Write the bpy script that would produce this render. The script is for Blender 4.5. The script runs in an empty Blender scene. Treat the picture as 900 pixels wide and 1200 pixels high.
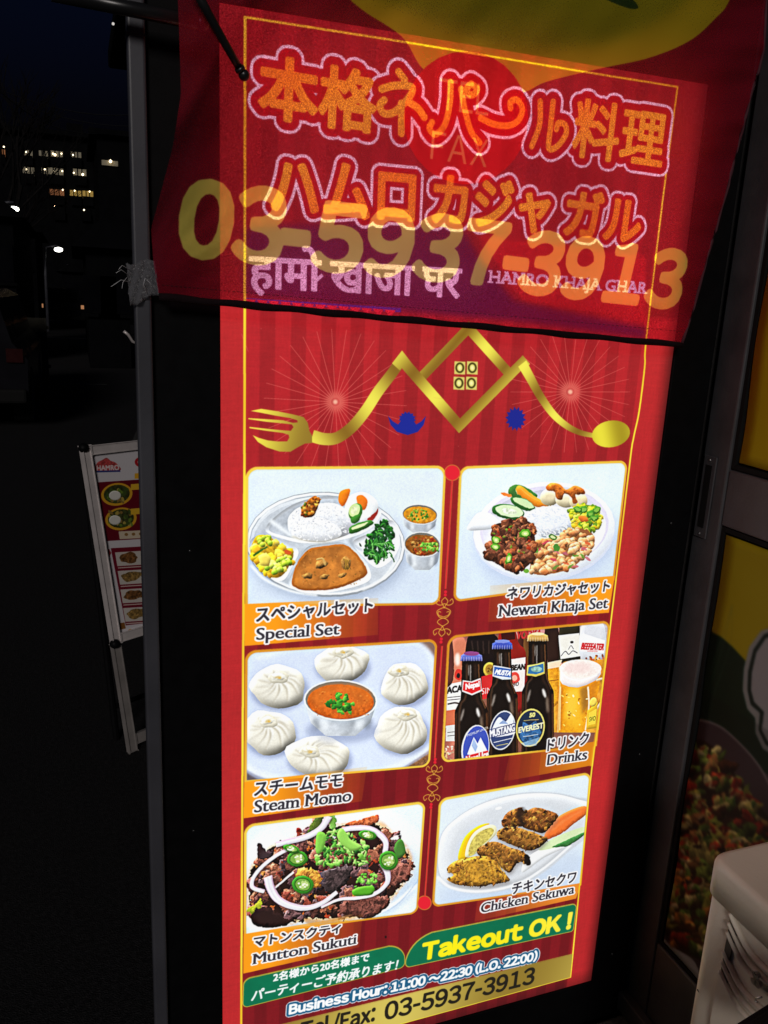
import bpy, bmesh, math, random
import numpy as np
from mathutils import Vector, Matrix

random.seed(7)
rng = np.random.default_rng(7)
SC = bpy.context.scene
COL = SC.collection
R = math.radians

# ------------------------------------------------------------------ camera, sky, sun, exposure
CAM_POS = Vector((-0.20999, -1.12720, 1.50023))
CAM_ROT = Matrix(((0.93918922, 0.04251693, -0.34075785),
                  (-0.34032049, 0.24783555, -0.90706092),
                  (0.04588647, 0.96786872, 0.24723386)))
FPX = 962.507                                   # focal length in pixels of the 900 x 1200 photograph
cam = bpy.data.objects.new('camera', bpy.data.cameras.new('camera'))
cam.matrix_world = Matrix.Translation(CAM_POS) @ CAM_ROT.to_4x4()
cam.data.sensor_fit = 'VERTICAL'
cam.data.sensor_height = 24.0
cam.data.lens = FPX / 1200 * 24.0
cam.data.clip_start = 0.02
cam.data.clip_end = 2000
COL.objects.link(cam)
SC.camera = cam

SUN_EL, SUN_AZ = R(24), R(205)                  # the low, dim light of a night street, from behind the camera
world = bpy.data.worlds.new('World')
SC.world = world
world.use_nodes = True
wn, wl = world.node_tree.nodes, world.node_tree.links
sky = wn.new('ShaderNodeTexSky')
sky.sky_type = 'NISHITA'
sky.sun_disc = False
sky.sun_elevation = R(-2.9)
sky.sun_rotation = SUN_AZ
sky.ozone_density = 3.4
wn['Background'].inputs['Strength'].default_value = 0.11
tint = wn.new('ShaderNodeMix'); tint.data_type = 'RGBA'; tint.blend_type = 'MULTIPLY'; tint.inputs['Factor'].default_value = 1
tint.inputs['B'].default_value = (.62, 1.25, 1.3, 1)
wl.new(sky.outputs[0], tint.inputs['A']); wl.new(tint.outputs['Result'], wn['Background'].inputs['Color'])

sun = bpy.data.objects.new('sun', bpy.data.lights.new('sun', 'SUN'))
sun.data.energy = 1.0
sun.data.angle = R(14)
sun.data.color = (1.0, 0.93, 0.88)
d = Vector((math.sin(SUN_AZ) * math.cos(SUN_EL), math.cos(SUN_AZ) * math.cos(SUN_EL), math.sin(SUN_EL)))
sun.rotation_euler = (-d).to_track_quat('-Z', 'Y').to_euler()
COL.objects.link(sun)

SC.view_settings.view_transform = 'Standard'
SC.view_settings.look = 'None'
SC.view_settings.exposure = 0.0
SC.view_settings.gamma = 1.0
SC.view_settings.use_curve_mapping = False
SC.cycles.use_denoising = True
SC.cycles.max_bounces = 8
SC.cycles.transparent_max_bounces = 16

# ------------------------------------------------------------------ measuring: pixels of the photograph to points of the place
_R = np.array(CAM_ROT)
_C = np.array(CAM_POS)

def ray(px, py):
    return _R @ np.array([(px - 450) / FPX, -(py - 600) / FPX, -1.0])

def hit(px, py, ax, val):
    d_ = ray(px, py)
    return Vector(_C + d_ * ((val - _C[ax]) / d_[ax]))

class Sheet:
    """A flat print: origin at its top-left corner, two unit axes, pixels per metre."""
    def __init__(s, O, ex, ey, wid, hei, ppm):
        s.O, s.ex, s.ey = np.array(O, float), np.array(ex, float), np.array(ey, float)
        s.n = np.cross(s.ex, s.ey)
        s.ppm = ppm
        s.wm, s.hm = wid, hei
        s.w, s.h = int(wid * ppm), int(hei * ppm)
        s.a = np.zeros((s.h, s.w, 3), np.float32)
    def px(s, x, y):
        dd = ray(x, y)
        t = ((s.O - _C) @ s.n) / (dd @ s.n)
        p = _C + dd * t - s.O
        return (p @ s.ex * s.ppm, p @ s.ey * s.ppm)
    def crop(s, x0, y0, sc):
        return lambda x, y: s.px(x0 + x / sc, y0 + y / sc)
    def image(s, name):
        im = bpy.data.images.new(name, s.w, s.h, alpha=False)
        out = np.ones((s.h, s.w, 4), np.float32)
        out[..., :3] = np.clip(s.a[::-1], 0, 1)
        im.pixels.foreach_set(out.ravel())
        im.update()
        im.pack()
        return im

# ------------------------------------------------------------------ painting of flat print (numpy)
def boxblur(a, r, axis):
    if r < 1: return a
    pad = [(0, 0)] * a.ndim
    pad[axis] = (r + 1, r)
    c = np.cumsum(np.pad(a, pad, mode='edge'), axis=axis, dtype=np.float64)
    n = a.shape[axis]
    hi = np.take(c, range(2 * r + 1, 2 * r + 1 + n), axis=axis)
    lo = np.take(c, range(0, n), axis=axis)
    return ((hi - lo) / (2 * r + 1)).astype(np.float32)

def blur(a, r):
    r = max(1, int(round(r)))
    for _ in range(2):
        a = boxblur(boxblur(a, r, 0), r, 1)
    return a

def noise(h, w, cell, seed=0, octv=3):
    g = np.random.default_rng(seed)
    out = np.zeros((h, w), np.float32)
    amp = 1.0; tot = 0
    for k in range(octv):
        c = max(1.0, cell / 2 ** k)
        gh, gw = int(h / c) + 3, int(w / c) + 3
        G = g.random((gh, gw)).astype(np.float32)
        yy = np.arange(h) / c; xx = np.arange(w) / c
        y0 = yy.astype(int); x0 = xx.astype(int)
        fy = (yy - y0)[:, None]; fx = (xx - x0)[None, :]
        fy = fy * fy * (3 - 2 * fy); fx = fx * fx * (3 - 2 * fx)
        a00 = G[y0][:, x0]; a01 = G[y0][:, x0 + 1]; a10 = G[y0 + 1][:, x0]; a11 = G[y0 + 1][:, x0 + 1]
        out += amp * ((a00 * (1 - fx) + a01 * fx) * (1 - fy) + (a10 * (1 - fx) + a11 * fx) * fy)
        tot += amp; amp *= 0.6
    return (out / tot).astype(np.float32)

def rast(contours, W, H, ss=3, pad=2):
    allp = np.concatenate(contours)
    x0 = int(np.floor(allp[:, 0].min())) - pad; x1 = int(np.ceil(allp[:, 0].max())) + pad
    y0 = int(np.floor(allp[:, 1].min())) - pad; y1 = int(np.ceil(allp[:, 1].max())) + pad
    if x1 <= 0 or y1 <= 0 or x0 >= W or y0 >= H: return None
    w, h = x1 - x0, y1 - y0
    buf = np.zeros((h * ss, w * ss + 1), np.uint8)
    for c in contours:
        P = (c - (x0, y0)) * ss
        Q = np.roll(P, -1, axis=0)
        for (ax, ay), (bx, by) in zip(P.tolist(), Q.tolist()):
            if ay > by: ax, ay, bx, by = bx, by, ax, ay
            r0 = math.ceil(ay - 0.5); r1 = math.ceil(by - 0.5)
            if r1 <= r0: continue
            rows = np.arange(r0, r1)
            xs = ax + (rows + 0.5 - ay) * (bx - ax) / (by - ay)
            cols = np.clip(np.ceil(xs - 0.5).astype(int), 0, w * ss)
            buf[rows, cols] ^= 1
    m = np.bitwise_xor.accumulate(buf, axis=1)[:, :w * ss]
    m = m.reshape(h, ss, w, ss).mean((1, 3), dtype=np.float32)
    return m, x0, y0

def col(c):
    return np.array(c, np.float32) / 255.0

def smoothed(pts, n=6):
    P = np.array(pts, float); N = len(P); out = []
    for i in range(N):
        a, b, c, e = P[i - 1], P[i], P[(i + 1) % N], P[(i + 2) % N]
        for k in range(n):
            t = k / n
            out.append(0.5 * ((2 * b) + (-a + c) * t + (2 * a - 5 * b + 4 * c - e) * t * t + (-a + 3 * b - 3 * c + e) * t ** 3))
    return np.array(out)

def open_smooth(pts, n=8):
    P = np.array(pts, float)
    P = np.vstack([2 * P[0] - P[1], P, 2 * P[-1] - P[-2]]); out = []
    for i in range(1, len(P) - 2):
        a, b, c, e = P[i - 1], P[i], P[i + 1], P[i + 2]
        for k in range(n):
            t = k / n
            out.append(0.5 * ((2 * b) + (-a + c) * t + (2 * a - 5 * b + 4 * c - e) * t * t + (-a + 3 * b - 3 * c + e) * t ** 3))
    out.append(P[-2])
    return np.array(out)

TXT = {}
def glyphs(s):
    if s.startswith('~'):                            # set letter by letter from the full-width forms, spaced by their ink
        if s not in TXT:
            x = 0.0; VV = []; TT = []; n = 0
            for ch in s[1:]:
                if ch == ' ': x += .27; continue
                if ch == '-':
                    V = np.array([(0, .28), (.27, .28), (.27, .36), (0, .36)]); T = [[0, 1, 2, 3]]
                elif ch == '/':
                    V = np.array([(0, -.12), (.06, -.12), (.33, .78), (.27, .78)]); T = [[0, 1, 2, 3]]
                else: V, T = glyphs(chr(ord(ch) + 0xFEE0))
                V = V.copy(); a, b = V[:, 0].min(), V[:, 0].max()
                if ch.isdigit() and ch != '1': sb = (.62 - (b - a)) / 2
                elif ch == '1': sb = .09
                else: sb = .055
                sb = max(sb, .03); V[:, 0] += x - a + sb; x += (b - a) + 2 * sb
                VV.append(V); TT += [[i + n for i in t] for t in T]; n += len(V)
            TXT[s] = (np.concatenate(VV), TT)
        return TXT[s]
    if s not in TXT:
        c = bpy.data.curves.new('t', 'FONT'); c.body = s; c.resolution_u = 4
        o = bpy.data.objects.new('t', c); COL.objects.link(o)
        me = bpy.data.meshes.new_from_object(o.evaluated_get(bpy.context.evaluated_depsgraph_get()))
        V = np.array([v.co[:2] for v in me.vertices]); T = [list(p.vertices) for p in me.polygons]
        bpy.data.objects.remove(o); bpy.data.curves.remove(c); bpy.data.meshes.remove(me)
        TXT[s] = (V, T)
    return TXT[s]

def shift(m, dx, dy):
    h, w = m.shape; o = np.zeros_like(m)
    y0, y1 = max(0, dy), min(h, h + dy); x0, x1 = max(0, dx), min(w, w + dx)
    o[y0:y1, x0:x1] = m[y0 - dy:y1 - dy, x0 - dx:x1 - dx]
    return o

def dilate(m, rx, ry=None):
    ry = rx if ry is None else ry
    o = m.copy(); done = set([(0, 0)])
    steps = max(1, int(math.ceil(max(rx, ry) / 2.0)))
    for k in range(1, steps + 1):
        f = k / steps
        for i in range(28):
            a = i * math.tau / 28
            q = (int(round(rx * f * math.cos(a))), int(round(ry * f * math.sin(a))))
            if q in done: continue
            done.add(q)
            np.maximum(o, shift(m, *q), out=o)
    return o

class Painter:
    def __init__(s, sheet, T=None, clip=None):
        s.S = sheet; s.T = T or sheet.px; s.clip = clip; s.k = 1.0
        if 'N1' not in sheet.__dict__:
            sheet.N1 = noise(sheet.h, sheet.w, 2.2, 1, 2)
            sheet.N2 = noise(sheet.h, sheet.w, 7, 2, 3)
            sheet.N3 = noise(sheet.h, sheet.w, 26, 3, 4)
        (ax, ay), (bx, by) = s.T(200, 200), s.T(210, 200)
        s.k = math.hypot(bx - ax, by - ay) / 10           # canvas pixels per unit of this painter
    def m(s, pts):
        return np.array([s.T(float(x), float(y)) for x, y in pts])
    def put(s, mask, x0, y0, c, a=1.0, shade=0, rad=3, tex=0, tn='N2', hi=0, light=(0.5, 1.0)):
        A = s.S.a; H, W = A.shape[:2]; h, w = mask.shape
        X0, Y0, X1, Y1 = max(0, x0), max(0, y0), min(W, x0 + w), min(H, y0 + h)
        if X1 <= X0 or Y1 <= Y0: return
        sl = (slice(Y0 - y0, Y1 - y0), slice(X0 - x0, X1 - x0))
        C = c(X0, Y0, X1, Y1) if callable(c) else np.broadcast_to(col(c), (Y1 - Y0, X1 - X0, 3)).copy()
        if shade:
            b = blur(np.pad(mask, int(rad) * 2), rad)
            gy, gx = np.gradient(b)
            q = int(rad) * 2
            sh = ((gx * light[0] + gy * light[1]) * rad * 1.6)[q:-q, q:-q][sl]
            C = C * (1 + shade * np.clip(sh, -1, 1))[..., None]
            if hi: C = C + (np.clip(sh - 0.25, 0, 1) * hi)[..., None]
        if tex:
            N = getattr(s.S, tn)[Y0:Y1, X0:X1]
            C = C * (1 + tex * (N - 0.5) * 2.4)[..., None]
        M = mask[sl] * a
        if s.clip is not None: M = M * s.clip[Y0:Y1, X0:X1]
        A[Y0:Y1, X0:X1] += (C - A[Y0:Y1, X0:X1]) * M[..., None]
    def poly(s, pts, c, a=1.0, sm=False, soft=0, raw=False, **k):
        P = smoothed(pts) if sm else np.array(pts, float)
        P = P if raw else s.m(P)
        r = rast([P], s.S.w, s.S.h, pad=2 + int(soft * 3))
        if r is None: return
        m_, x, y = r
        if soft: m_ = blur(m_, soft)
        s.put(m_, x, y, c, a, **k)
        return r
    def ell(s, cx, cy, rx, ry, c, ang=0, irr=0, n=28, **k):
        ca, sa = math.cos(R(ang)), math.sin(R(ang))
        ph = [random.uniform(0, 6.28) for _ in range(4)]
        pts = []
        for i in range(n):
            t = i * math.tau / n
            q = 1 + irr * (math.sin(2 * t + ph[0]) * .5 + math.sin(3 * t + ph[1]) * .4 + math.sin(5 * t + ph[2]) * .35 + math.sin(8 * t + ph[3]) * .2)
            x, y = rx * q * math.cos(t), ry * q * math.sin(t)
            pts.append((cx + x * ca - y * sa, cy + x * sa + y * ca))
        s.poly(pts, c, **k)
    def line(s, pts, wd, c, sm=False, closed=False, wd2=None, **k):
        P = open_smooth(pts) if sm else np.array(pts, float)
        P = s.m(P); n = len(P)
        ws = np.linspace(wd, wd if wd2 is None else wd2, n) * s.k / 2
        if closed: P = np.vstack([P, P[:1]]); ws = np.append(ws, ws[0])
        for_l = []; for_r = []
        n = len(P)
        for i in range(n):
            if closed and i in (0, n - 1): e0, e1 = P[-1] - P[-2], P[1] - P[0]
            else:
                e0 = P[i] - P[i - 1] if i else P[1] - P[0]; e1 = P[i + 1] - P[i] if i < n - 1 else e0
            n0 = np.array([-e0[1], e0[0]]) / (np.hypot(*e0) + 1e-9); n1 = np.array([-e1[1], e1[0]]) / (np.hypot(*e1) + 1e-9)
            b = n0 + n1; b /= (np.hypot(*b) + 1e-9); f = min(3.0, 1 / max(0.33, b @ n0))
            for_l.append(P[i] + b * ws[i] * f); for_r.append(P[i] - b * ws[i] * f)
        if closed:
            r = rast([np.array(for_l[:-1]), np.array(for_r[:-1])], s.S.w, s.S.h)
            if r: s.put(r[0], r[1], r[2], c, **k)
        else: s.poly(for_l + for_r[::-1], c, raw=True, **k)
    def strokes(s, lines, wd, pad=26):
        m0 = None; ms = []
        for pts in lines:
            Pq = s.m(open_smooth(pts)); w = wd * s.k / 2
            for c in Pq[::2]: ms.append(c)
        allp = np.concatenate([s.m(open_smooth(l)) for l in lines]); x0, y0 = np.floor(allp.min(0) - pad).astype(int); x1, y1 = np.ceil(allp.max(0) + pad).astype(int)
        yy, xx = np.mgrid[y0:y1, x0:x1].astype(np.float32); d = np.full(yy.shape, 1e9, np.float32)
        for l in lines:
            Pq = s.m(open_smooth(l))
            for a, b in zip(Pq[:-1], Pq[1:]):
                e = b - a; L2 = max(1e-6, float(e @ e)); t = np.clip(((xx - a[0]) * e[0] + (yy - a[1]) * e[1]) / L2, 0, 1)
                np.minimum(d, np.hypot(xx - a[0] - t * e[0], yy - a[1] - t * e[1]), out=d)
        return np.clip(wd * s.k / 2 - d + .5, 0, 1), int(x0), int(y0)
    def textmask(s, txt, bl, br, tl, base=True, grow=0, growx=None, slant=0, serif=0, pad=24):
        V, T = glyphs(txt)
        x0, x1 = V[:, 0].min(), V[:, 0].max(); yb = 0 if base else V[:, 1].min(); yt = V[:, 1].max()
        if base and txt[0] != '~' and any(ch in 'lkhdtiKTSHEFB' for ch in txt): yt = max(v for v in V[:, 1] if v < 0.75)
        B, E_, U = (np.array(s.T(*q)) for q in (bl, br, tl))
        ex = (E_ - B) / (x1 - x0); ln = E_ - B; nrm = np.array([ln[1], -ln[0]]) / np.hypot(*ln)
        hgt = abs((U - B) @ nrm) / (yt - yb)
        up = nrm * hgt
        Q = B + (V[:, :1] - x0) * ex + (V[:, 1:] - yb) * (up + slant * hgt * ln / np.hypot(*ln))
        r = rast([Q[t] for t in T], s.S.w, s.S.h, ss=4, pad=pad)
        m_, X, Y = r
        if serif:
            # short foot and head strokes where narrow stems end
            g = rast([(V[t] * (1, -1) + (0, 2)) * 100 for t in T], 4000, 400, ss=1, pad=0)
            gm, gx, gy = g; cs = []
            for lev, left_only in ((0.0, False), (yt, None), (0.47, True)):
                d_ = 0.035 if lev == 0 else -0.035
                row = int(round((2 - (lev + d_)) * 100)) - gy
                if not 0 <= row < gm.shape[0]: continue
                rr_ = np.flatnonzero(np.diff(np.concatenate([[0], gm[row] > .5, [0]]).astype(int)))
                for a0, b0 in zip(rr_[::2], rr_[1::2]):
                    if 4 <= b0 - a0 <= 15:
                        if left_only and gm[max(0, row - 7), (a0 + b0) // 2] > .5: continue
                        xa, xb = (a0 + gx) / 100 - serif, (b0 + gx) / 100 + (0 if left_only is not False else serif)
                        ya = lev; yb2 = lev + (0.05 if lev == 0 else -0.05)
                        cs.append(np.array([(xa, ya), (xb, ya), (xb, yb2), (xa, yb2)]))
            m2 = np.zeros_like(m_)
            for c_ in cs:
                Qc = B + (c_[:, :1] - x0) * ex + (c_[:, 1:] - yb) * up
                r2 = rast([Qc], s.S.w, s.S.h, ss=4, pad=1)
                if r2 is None: continue
                q_, qx, qy = r2; h_, w_ = q_.shape
                yy, xx = qy - Y, qx - X
                if yy < 0 or xx < 0 or yy + h_ > m_.shape[0] or xx + w_ > m_.shape[1]: continue
                m2[yy:yy + h_, xx:xx + w_] = np.maximum(m2[yy:yy + h_, xx:xx + w_], q_)
            m_ = np.maximum(m_, m2)
        return m_, X, Y
    def text(s, txt, bl, br, tl, c, base=True, grow=0, growx=None, halo=0, halo_c=(255, 255, 255), ring=None, slant=0, serif=0, a=1.0, tex=0, soft=0, **k):
        m_, X, Y = s.textmask(txt, bl, br, tl, base, slant=slant, serif=serif)
        if growx is not None or grow: m_ = dilate(m_, growx if growx is not None else grow, grow)
        if ring:
            r1, c1, r2, c2 = ring                      # outer radius and colour, inner radius and colour
            s.put(dilate(m_, r1), X, Y, c1); s.put(dilate(m_, r2), X, Y, c2)
        if halo: s.put(dilate(m_, halo), X, Y, halo_c)
        if soft: m_ = blur(m_, soft)
        s.put(m_, X, Y, c, a, tex=tex, **k)
        return m_, X, Y

def rquad(c4, r, n=7):
    """rounded quadrilateral; c4 = corners tl, tr, br, bl in canvas pixels, r = radius (or four of them)"""
    c4 = [np.array(c, float) for c in c4]; rr = r if isinstance(r, (list, tuple)) else [r] * 4
    out = []
    for i in range(4):
        p, a, b = c4[i], c4[i - 1], c4[(i + 1) % 4]
        if rr[i] <= 0: out.append(p); continue
        ua = (a - p) / np.hypot(*(a - p)); ub = (b - p) / np.hypot(*(b - p))
        P0, P1 = p + ua * rr[i], p + ub * rr[i]
        for k in range(n + 1):
            t = k / n
            q = (1 - t) ** 2 * P0 + 2 * t * (1 - t) * (p * .62 + (P0 + P1) * .19) + t * t * P1
            out.append(q)
    return np.array(out)

# ------------------------------------------------------------------ materials
def mat(name, c, rough=0.5, metal=0.0, nscale=0, namt=0.15, bump=0.0, bscale=60, spec=0.5, coat=0, coord='Object'):
    m_ = bpy.data.materials.new(name); m_.use_nodes = True
    N, L = m_.node_tree.nodes, m_.node_tree.links; b = N['Principled BSDF']
    b.inputs['Base Color'].default_value = (*c, 1); b.inputs['Roughness'].default_value = rough
    b.inputs['Metallic'].default_value = metal; b.inputs['Specular IOR Level'].default_value = spec
    b.inputs['Coat Weight'].default_value = coat
    tc = N.new('ShaderNodeTexCoord')
    if nscale:
        n_ = N.new('ShaderNodeTexNoise'); n_.inputs['Scale'].default_value = nscale; n_.inputs['Detail'].default_value = 6
        L.new(tc.outputs[coord], n_.inputs['Vector'])
        r_ = N.new('ShaderNodeValToRGB')
        r_.color_ramp.elements[0].position = 0.3; r_.color_ramp.elements[1].position = 0.72
        r_.color_ramp.elements[0].color = (*[x * (1 - namt) for x in c], 1)
        r_.color_ramp.elements[1].color = (*[min(1, x * (1 + namt)) for x in c], 1)
        L.new(n_.outputs['Fac'], r_.inputs[0]); L.new(r_.outputs[0], b.inputs['Base Color'])
        mr = N.new('ShaderNodeMapRange'); mr.inputs['To Min'].default_value = max(0.02, rough - .12); mr.inputs['To Max'].default_value = min(1, rough + .12)
        L.new(n_.outputs['Fac'], mr.inputs['Value']); L.new(mr.outputs[0], b.inputs['Roughness'])
    if bump:
        n2 = N.new('ShaderNodeTexNoise'); n2.inputs['Scale'].default_value = bscale; n2.inputs['Detail'].default_value = 5
        L.new(tc.outputs[coord], n2.inputs['Vector'])
        bp = N.new('ShaderNodeBump'); bp.inputs['Strength'].default_value = bump; bp.inputs['Distance'].default_value = 0.01
        L.new(n2.outputs['Fac'], bp.inputs['Height']); L.new(bp.outputs[0], b.inputs['Normal'])
    return m_

def glow_mat(name, c, st):
    m_ = bpy.data.materials.new(name); m_.use_nodes = True
    b = m_.node_tree.nodes['Principled BSDF']
    b.inputs['Base Color'].default_value = (*[x * .3 for x in c], 1)
    b.inputs['Emission Color'].default_value = (*c, 1); b.inputs['Emission Strength'].default_value = st
    return m_

M = dict(
    black=mat('black_powder_coat', (0.0035, 0.0035, 0.004), 0.5, nscale=40, bump=.02, bscale=300, spec=.08),
    hem=mat('black_webbing', (0.012, 0.006, 0.008), 0.9, nscale=60, bump=.3, bscale=500, spec=.1),
    pole=mat('grey_painted_steel', (0.052, 0.053, 0.064), 0.45, nscale=6, namt=.25, bump=.015, bscale=120),
    rod=mat('black_plastic_rod', (0.012, 0.012, 0.013), 0.3, nscale=30),
    alu=mat('dark_anodised_aluminium', (0.058, 0.058, 0.064), 0.5, metal=0.2, nscale=22, namt=.16, bump=.06, bscale=160),
    alu2=mat('brushed_aluminium', (0.62, 0.57, 0.56), 0.38, metal=.3, nscale=18, namt=.12, bump=.05, bscale=220),
    alu3=mat('matt_aluminium', (0.24, 0.22, 0.21), 0.5, metal=.2, nscale=18, namt=.15),
    gasket=mat('black_rubber', (0.008, 0.008, 0.008), 0.8, nscale=40, spec=.1),
    beige=mat('beige_painted_sheet_metal', (0.70, 0.625, 0.52), 0.38, nscale=9, namt=.08, bump=.05, bscale=260),
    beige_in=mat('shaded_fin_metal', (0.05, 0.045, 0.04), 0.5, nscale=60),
    screw=mat('zinc_screw', (0.5, 0.5, 0.5), 0.3, metal=.9, nscale=80),
    asphalt=mat('asphalt', (0.018, 0.0175, 0.0185), 0.88, nscale=90, namt=.45, bump=.8, bscale=260, spec=.06),
    concrete=mat('concrete', (0.08, 0.078, 0.076), 0.85, nscale=14, namt=.3, bump=.3, bscale=90),
    tile=mat('pavement_slab', (0.085, 0.082, 0.08), 0.8, nscale=18, namt=.3, bump=.35, bscale=120),
    wall=mat('dark_render', (0.07, 0.065, 0.065), 0.85, nscale=5, namt=.3, bump=.3, bscale=50),
    far=mat('far_facade', (0.0035, 0.0036, 0.0042), 0.95, nscale=2, namt=.3, spec=.02),
    bark=mat('bark', (0.008, 0.007, 0.007), 0.95, nscale=12, namt=.4, spec=.05),
    wire=mat('cable_rubber', (0.01, 0.01, 0.012), 0.6, nscale=8),
    fence=mat('painted_fence', (0.03, 0.028, 0.022), 0.8, nscale=6, namt=.3, spec=.1),
    white=mat('white_road_paint', (0.05, 0.05, 0.05), 0.8, nscale=20, namt=.35),
    glowy=glow_mat('corridor_lamp', (1.0, 0.8, 0.5), 4), gloww=glow_mat('street_lamp_head', (1.0, 0.98, 0.88), 7),
    dimw=glow_mat('lit_corridor_wall', (0.9, 0.8, 0.55), 0.02), dimy=glow_mat('lit_yellow_room', (0.95, 0.6, 0.12), 0.2),
    dimo=glow_mat('lit_orange_room', (0.9, 0.32, 0.1), 0.1), tail=glow_mat('orange_lamp', (1.0, 0.45, 0.2), .35),
    tyre=mat('tyre_rubber', (0.012, 0.012, 0.012), 0.8, nscale=50), carp=mat('dark_car_paint', (0.006, 0.006, 0.008), 0.2, nscale=3, spec=.25),
    tail_off=mat('dark_red_lens', (0.02, 0.002, 0.002), 0.4, nscale=20, spec=.1), chrome=mat('chrome', (0.5, 0.5, 0.5), 0.15, metal=1, nscale=30), carglass=mat('tinted_glass', (0.003, 0.003, 0.004), 0.1, nscale=3, spec=.15),
)

def print_mat(name, img, emit=0.0, rough=0.35, uneven=0.0, coat=0.0):
    m_ = bpy.data.materials.new(name); m_.use_nodes = True
    N, L = m_.node_tree.nodes, m_.node_tree.links; b = N['Principled BSDF']
    t = N.new('ShaderNodeTexImage'); t.image = img; t.interpolation = 'Cubic'; t.extension = 'EXTEND'
    b.inputs['Roughness'].default_value = rough; b.inputs['Coat Weight'].default_value = coat
    if emit:
        tc = N.new('ShaderNodeTexCoord'); n_ = N.new('ShaderNodeTexNoise'); n_.inputs['Scale'].default_value = 3.0; n_.inputs['Detail'].default_value = 1
        L.new(tc.outputs['Object'], n_.inputs['Vector'])
        mr = N.new('ShaderNodeMapRange'); mr.inputs['To Min'].default_value = emit * (1 - uneven); mr.inputs['To Max'].default_value = emit * (1 + uneven)
        L.new(n_.outputs['Fac'], mr.inputs['Value']); L.new(mr.outputs[0], b.inputs['Emission Strength'])
        L.new(t.outputs['Color'], b.inputs['Emission Color'])
        b.inputs['Base Color'].default_value = (0.02, 0.02, 0.02, 1); b.inputs['Specular IOR Level'].default_value = 0.2
    else:
        L.new(t.outputs['Color'], b.inputs['Base Color'])
    return m_

# ------------------------------------------------------------------ mesh helpers
def link(name, me, m_=None, parent=None, smooth=False):
    o = bpy.data.objects.new(name, me); COL.objects.link(o)
    if m_ is not None: me.materials.append(m_)
    if parent is not None:
        o.parent = parent; o.matrix_parent_inverse = parent.matrix_world.inverted()
    if smooth:
        for p in me.polygons: p.use_smooth = True
    return o

def obj(name, bm, m_=None, parent=None, smooth=False):
    me = bpy.data.meshes.new(name); bm.normal_update(); bm.to_mesh(me); bm.free()
    return link(name, me, m_, parent, smooth)

def thing(name, label, cat, loc=(0, 0, 0), group=None, rz=0):
    o = bpy.data.objects.new(name, None); COL.objects.link(o); o.empty_display_size = .1
    o.location = loc; o.rotation_euler.z = rz
    bpy.context.view_layer.update()
    return tag(o, label, cat, group)

def tag(o, label, cat, group=None):
    o['label'] = label; o['category'] = cat
    if group: o['group'] = group
    return o

def structure(o):
    o['kind'] = 'structure'; return o

def add_box(bm, a, b, bev=0.0, seg=2):
    a, b = Vector(a), Vector(b); c = (a + b) / 2; s_ = b - a
    r = bmesh.ops.create_cube(bm, size=1, matrix=Matrix.Translation(c) @ Matrix.Diagonal((*[abs(x) for x in s_], 1)))
    if bev:
        es = list({e for v in r['verts'] for e in v.link_edges})
        bmesh.ops.bevel(bm, geom=es, offset=bev, segments=seg, profile=.5, affect='EDGES')

def box(name, a, b, m_, parent=None, bev=0.0, seg=2):
    bm = bmesh.new(); add_box(bm, a, b, bev, seg)
    return obj(name, bm, m_, parent, smooth=False)

def add_tube(bm, pts, r, n=10, caps=True):
    pts = [Vector(p) for p in pts]; rs = r if isinstance(r, (list, tuple)) else [r] * len(pts)
    rings = []
    up = Vector((0, 0, 1))
    for i, p in enumerate(pts):
        t = (pts[min(i + 1, len(pts) - 1)] - pts[max(i - 1, 0)]).normalized()
        s_ = t.cross(up if abs(t.z) < .95 else Vector((1, 0, 0))).normalized(); u = s_.cross(t)
        rings.append([bm.verts.new(p + (s_ * math.cos(k * math.tau / n) + u * math.sin(k * math.tau / n)) * rs[i]) for k in range(n)])
    for a, b in zip(rings, rings[1:]):
        for k in range(n): bm.faces.new((a[k], a[(k + 1) % n], b[(k + 1) % n], b[k]))
    if caps: bm.faces.new(rings[0][::-1]); bm.faces.new(rings[-1])

def tube(name, pts, r, m_, parent=None, n=10):
    bm = bmesh.new(); add_tube(bm, pts, r, n); return obj(name, bm, m_, parent, True)

def ball(name, c, r, m_, parent=None, sub=2, sc=(1, 1, 1)):
    bm = bmesh.new(); bmesh.ops.create_icosphere(bm, subdivisions=sub, radius=r, matrix=Matrix.Translation(c) @ Matrix.Diagonal((*sc, 1)))
    return obj(name, bm, m_, parent, True)

def flat(name, sheet, pts, off, m_, parent=None):
    """a flat outlined sheet of print (points in canvas pixels), off metres proud of its plane, uv from the canvas"""
    me = bpy.data.meshes.new(name)
    n = -sheet.n
    V = [tuple(sheet.O + sheet.ex * (x / sheet.ppm) + sheet.ey * (y / sheet.ppm) + n * off) for x, y in pts]
    me.from_pydata(V, [], [list(range(len(V)))[::-1]])
    uv = me.uv_layers.new(name='UVMap')
    for lp in me.loops:
        x, y = pts[lp.vertex_index]; uv.data[lp.index].uv = (x / sheet.w, 1 - y / sheet.h)
    return link(name, me, m_, parent)
# ================================================================== THE PRINT OF THE LIGHT BOX
PW = 0.65                                        # metres between the two yellow border lines
PTOP = 1.833                                     # height of the upper yellow line
PS = Sheet((-0.06 * PW, 0, PTOP + 0.04 * PW), (1, 0, 0), (0, 0, -1), 1.18 * PW, 2.60 * PW, 1500)

def uv(u, v):                                    # panel units (1 = distance of the yellow lines) to canvas pixels
    return ((u + 0.06) * PW * PS.ppm, (v + 0.04) * PW * PS.ppm)

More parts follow.
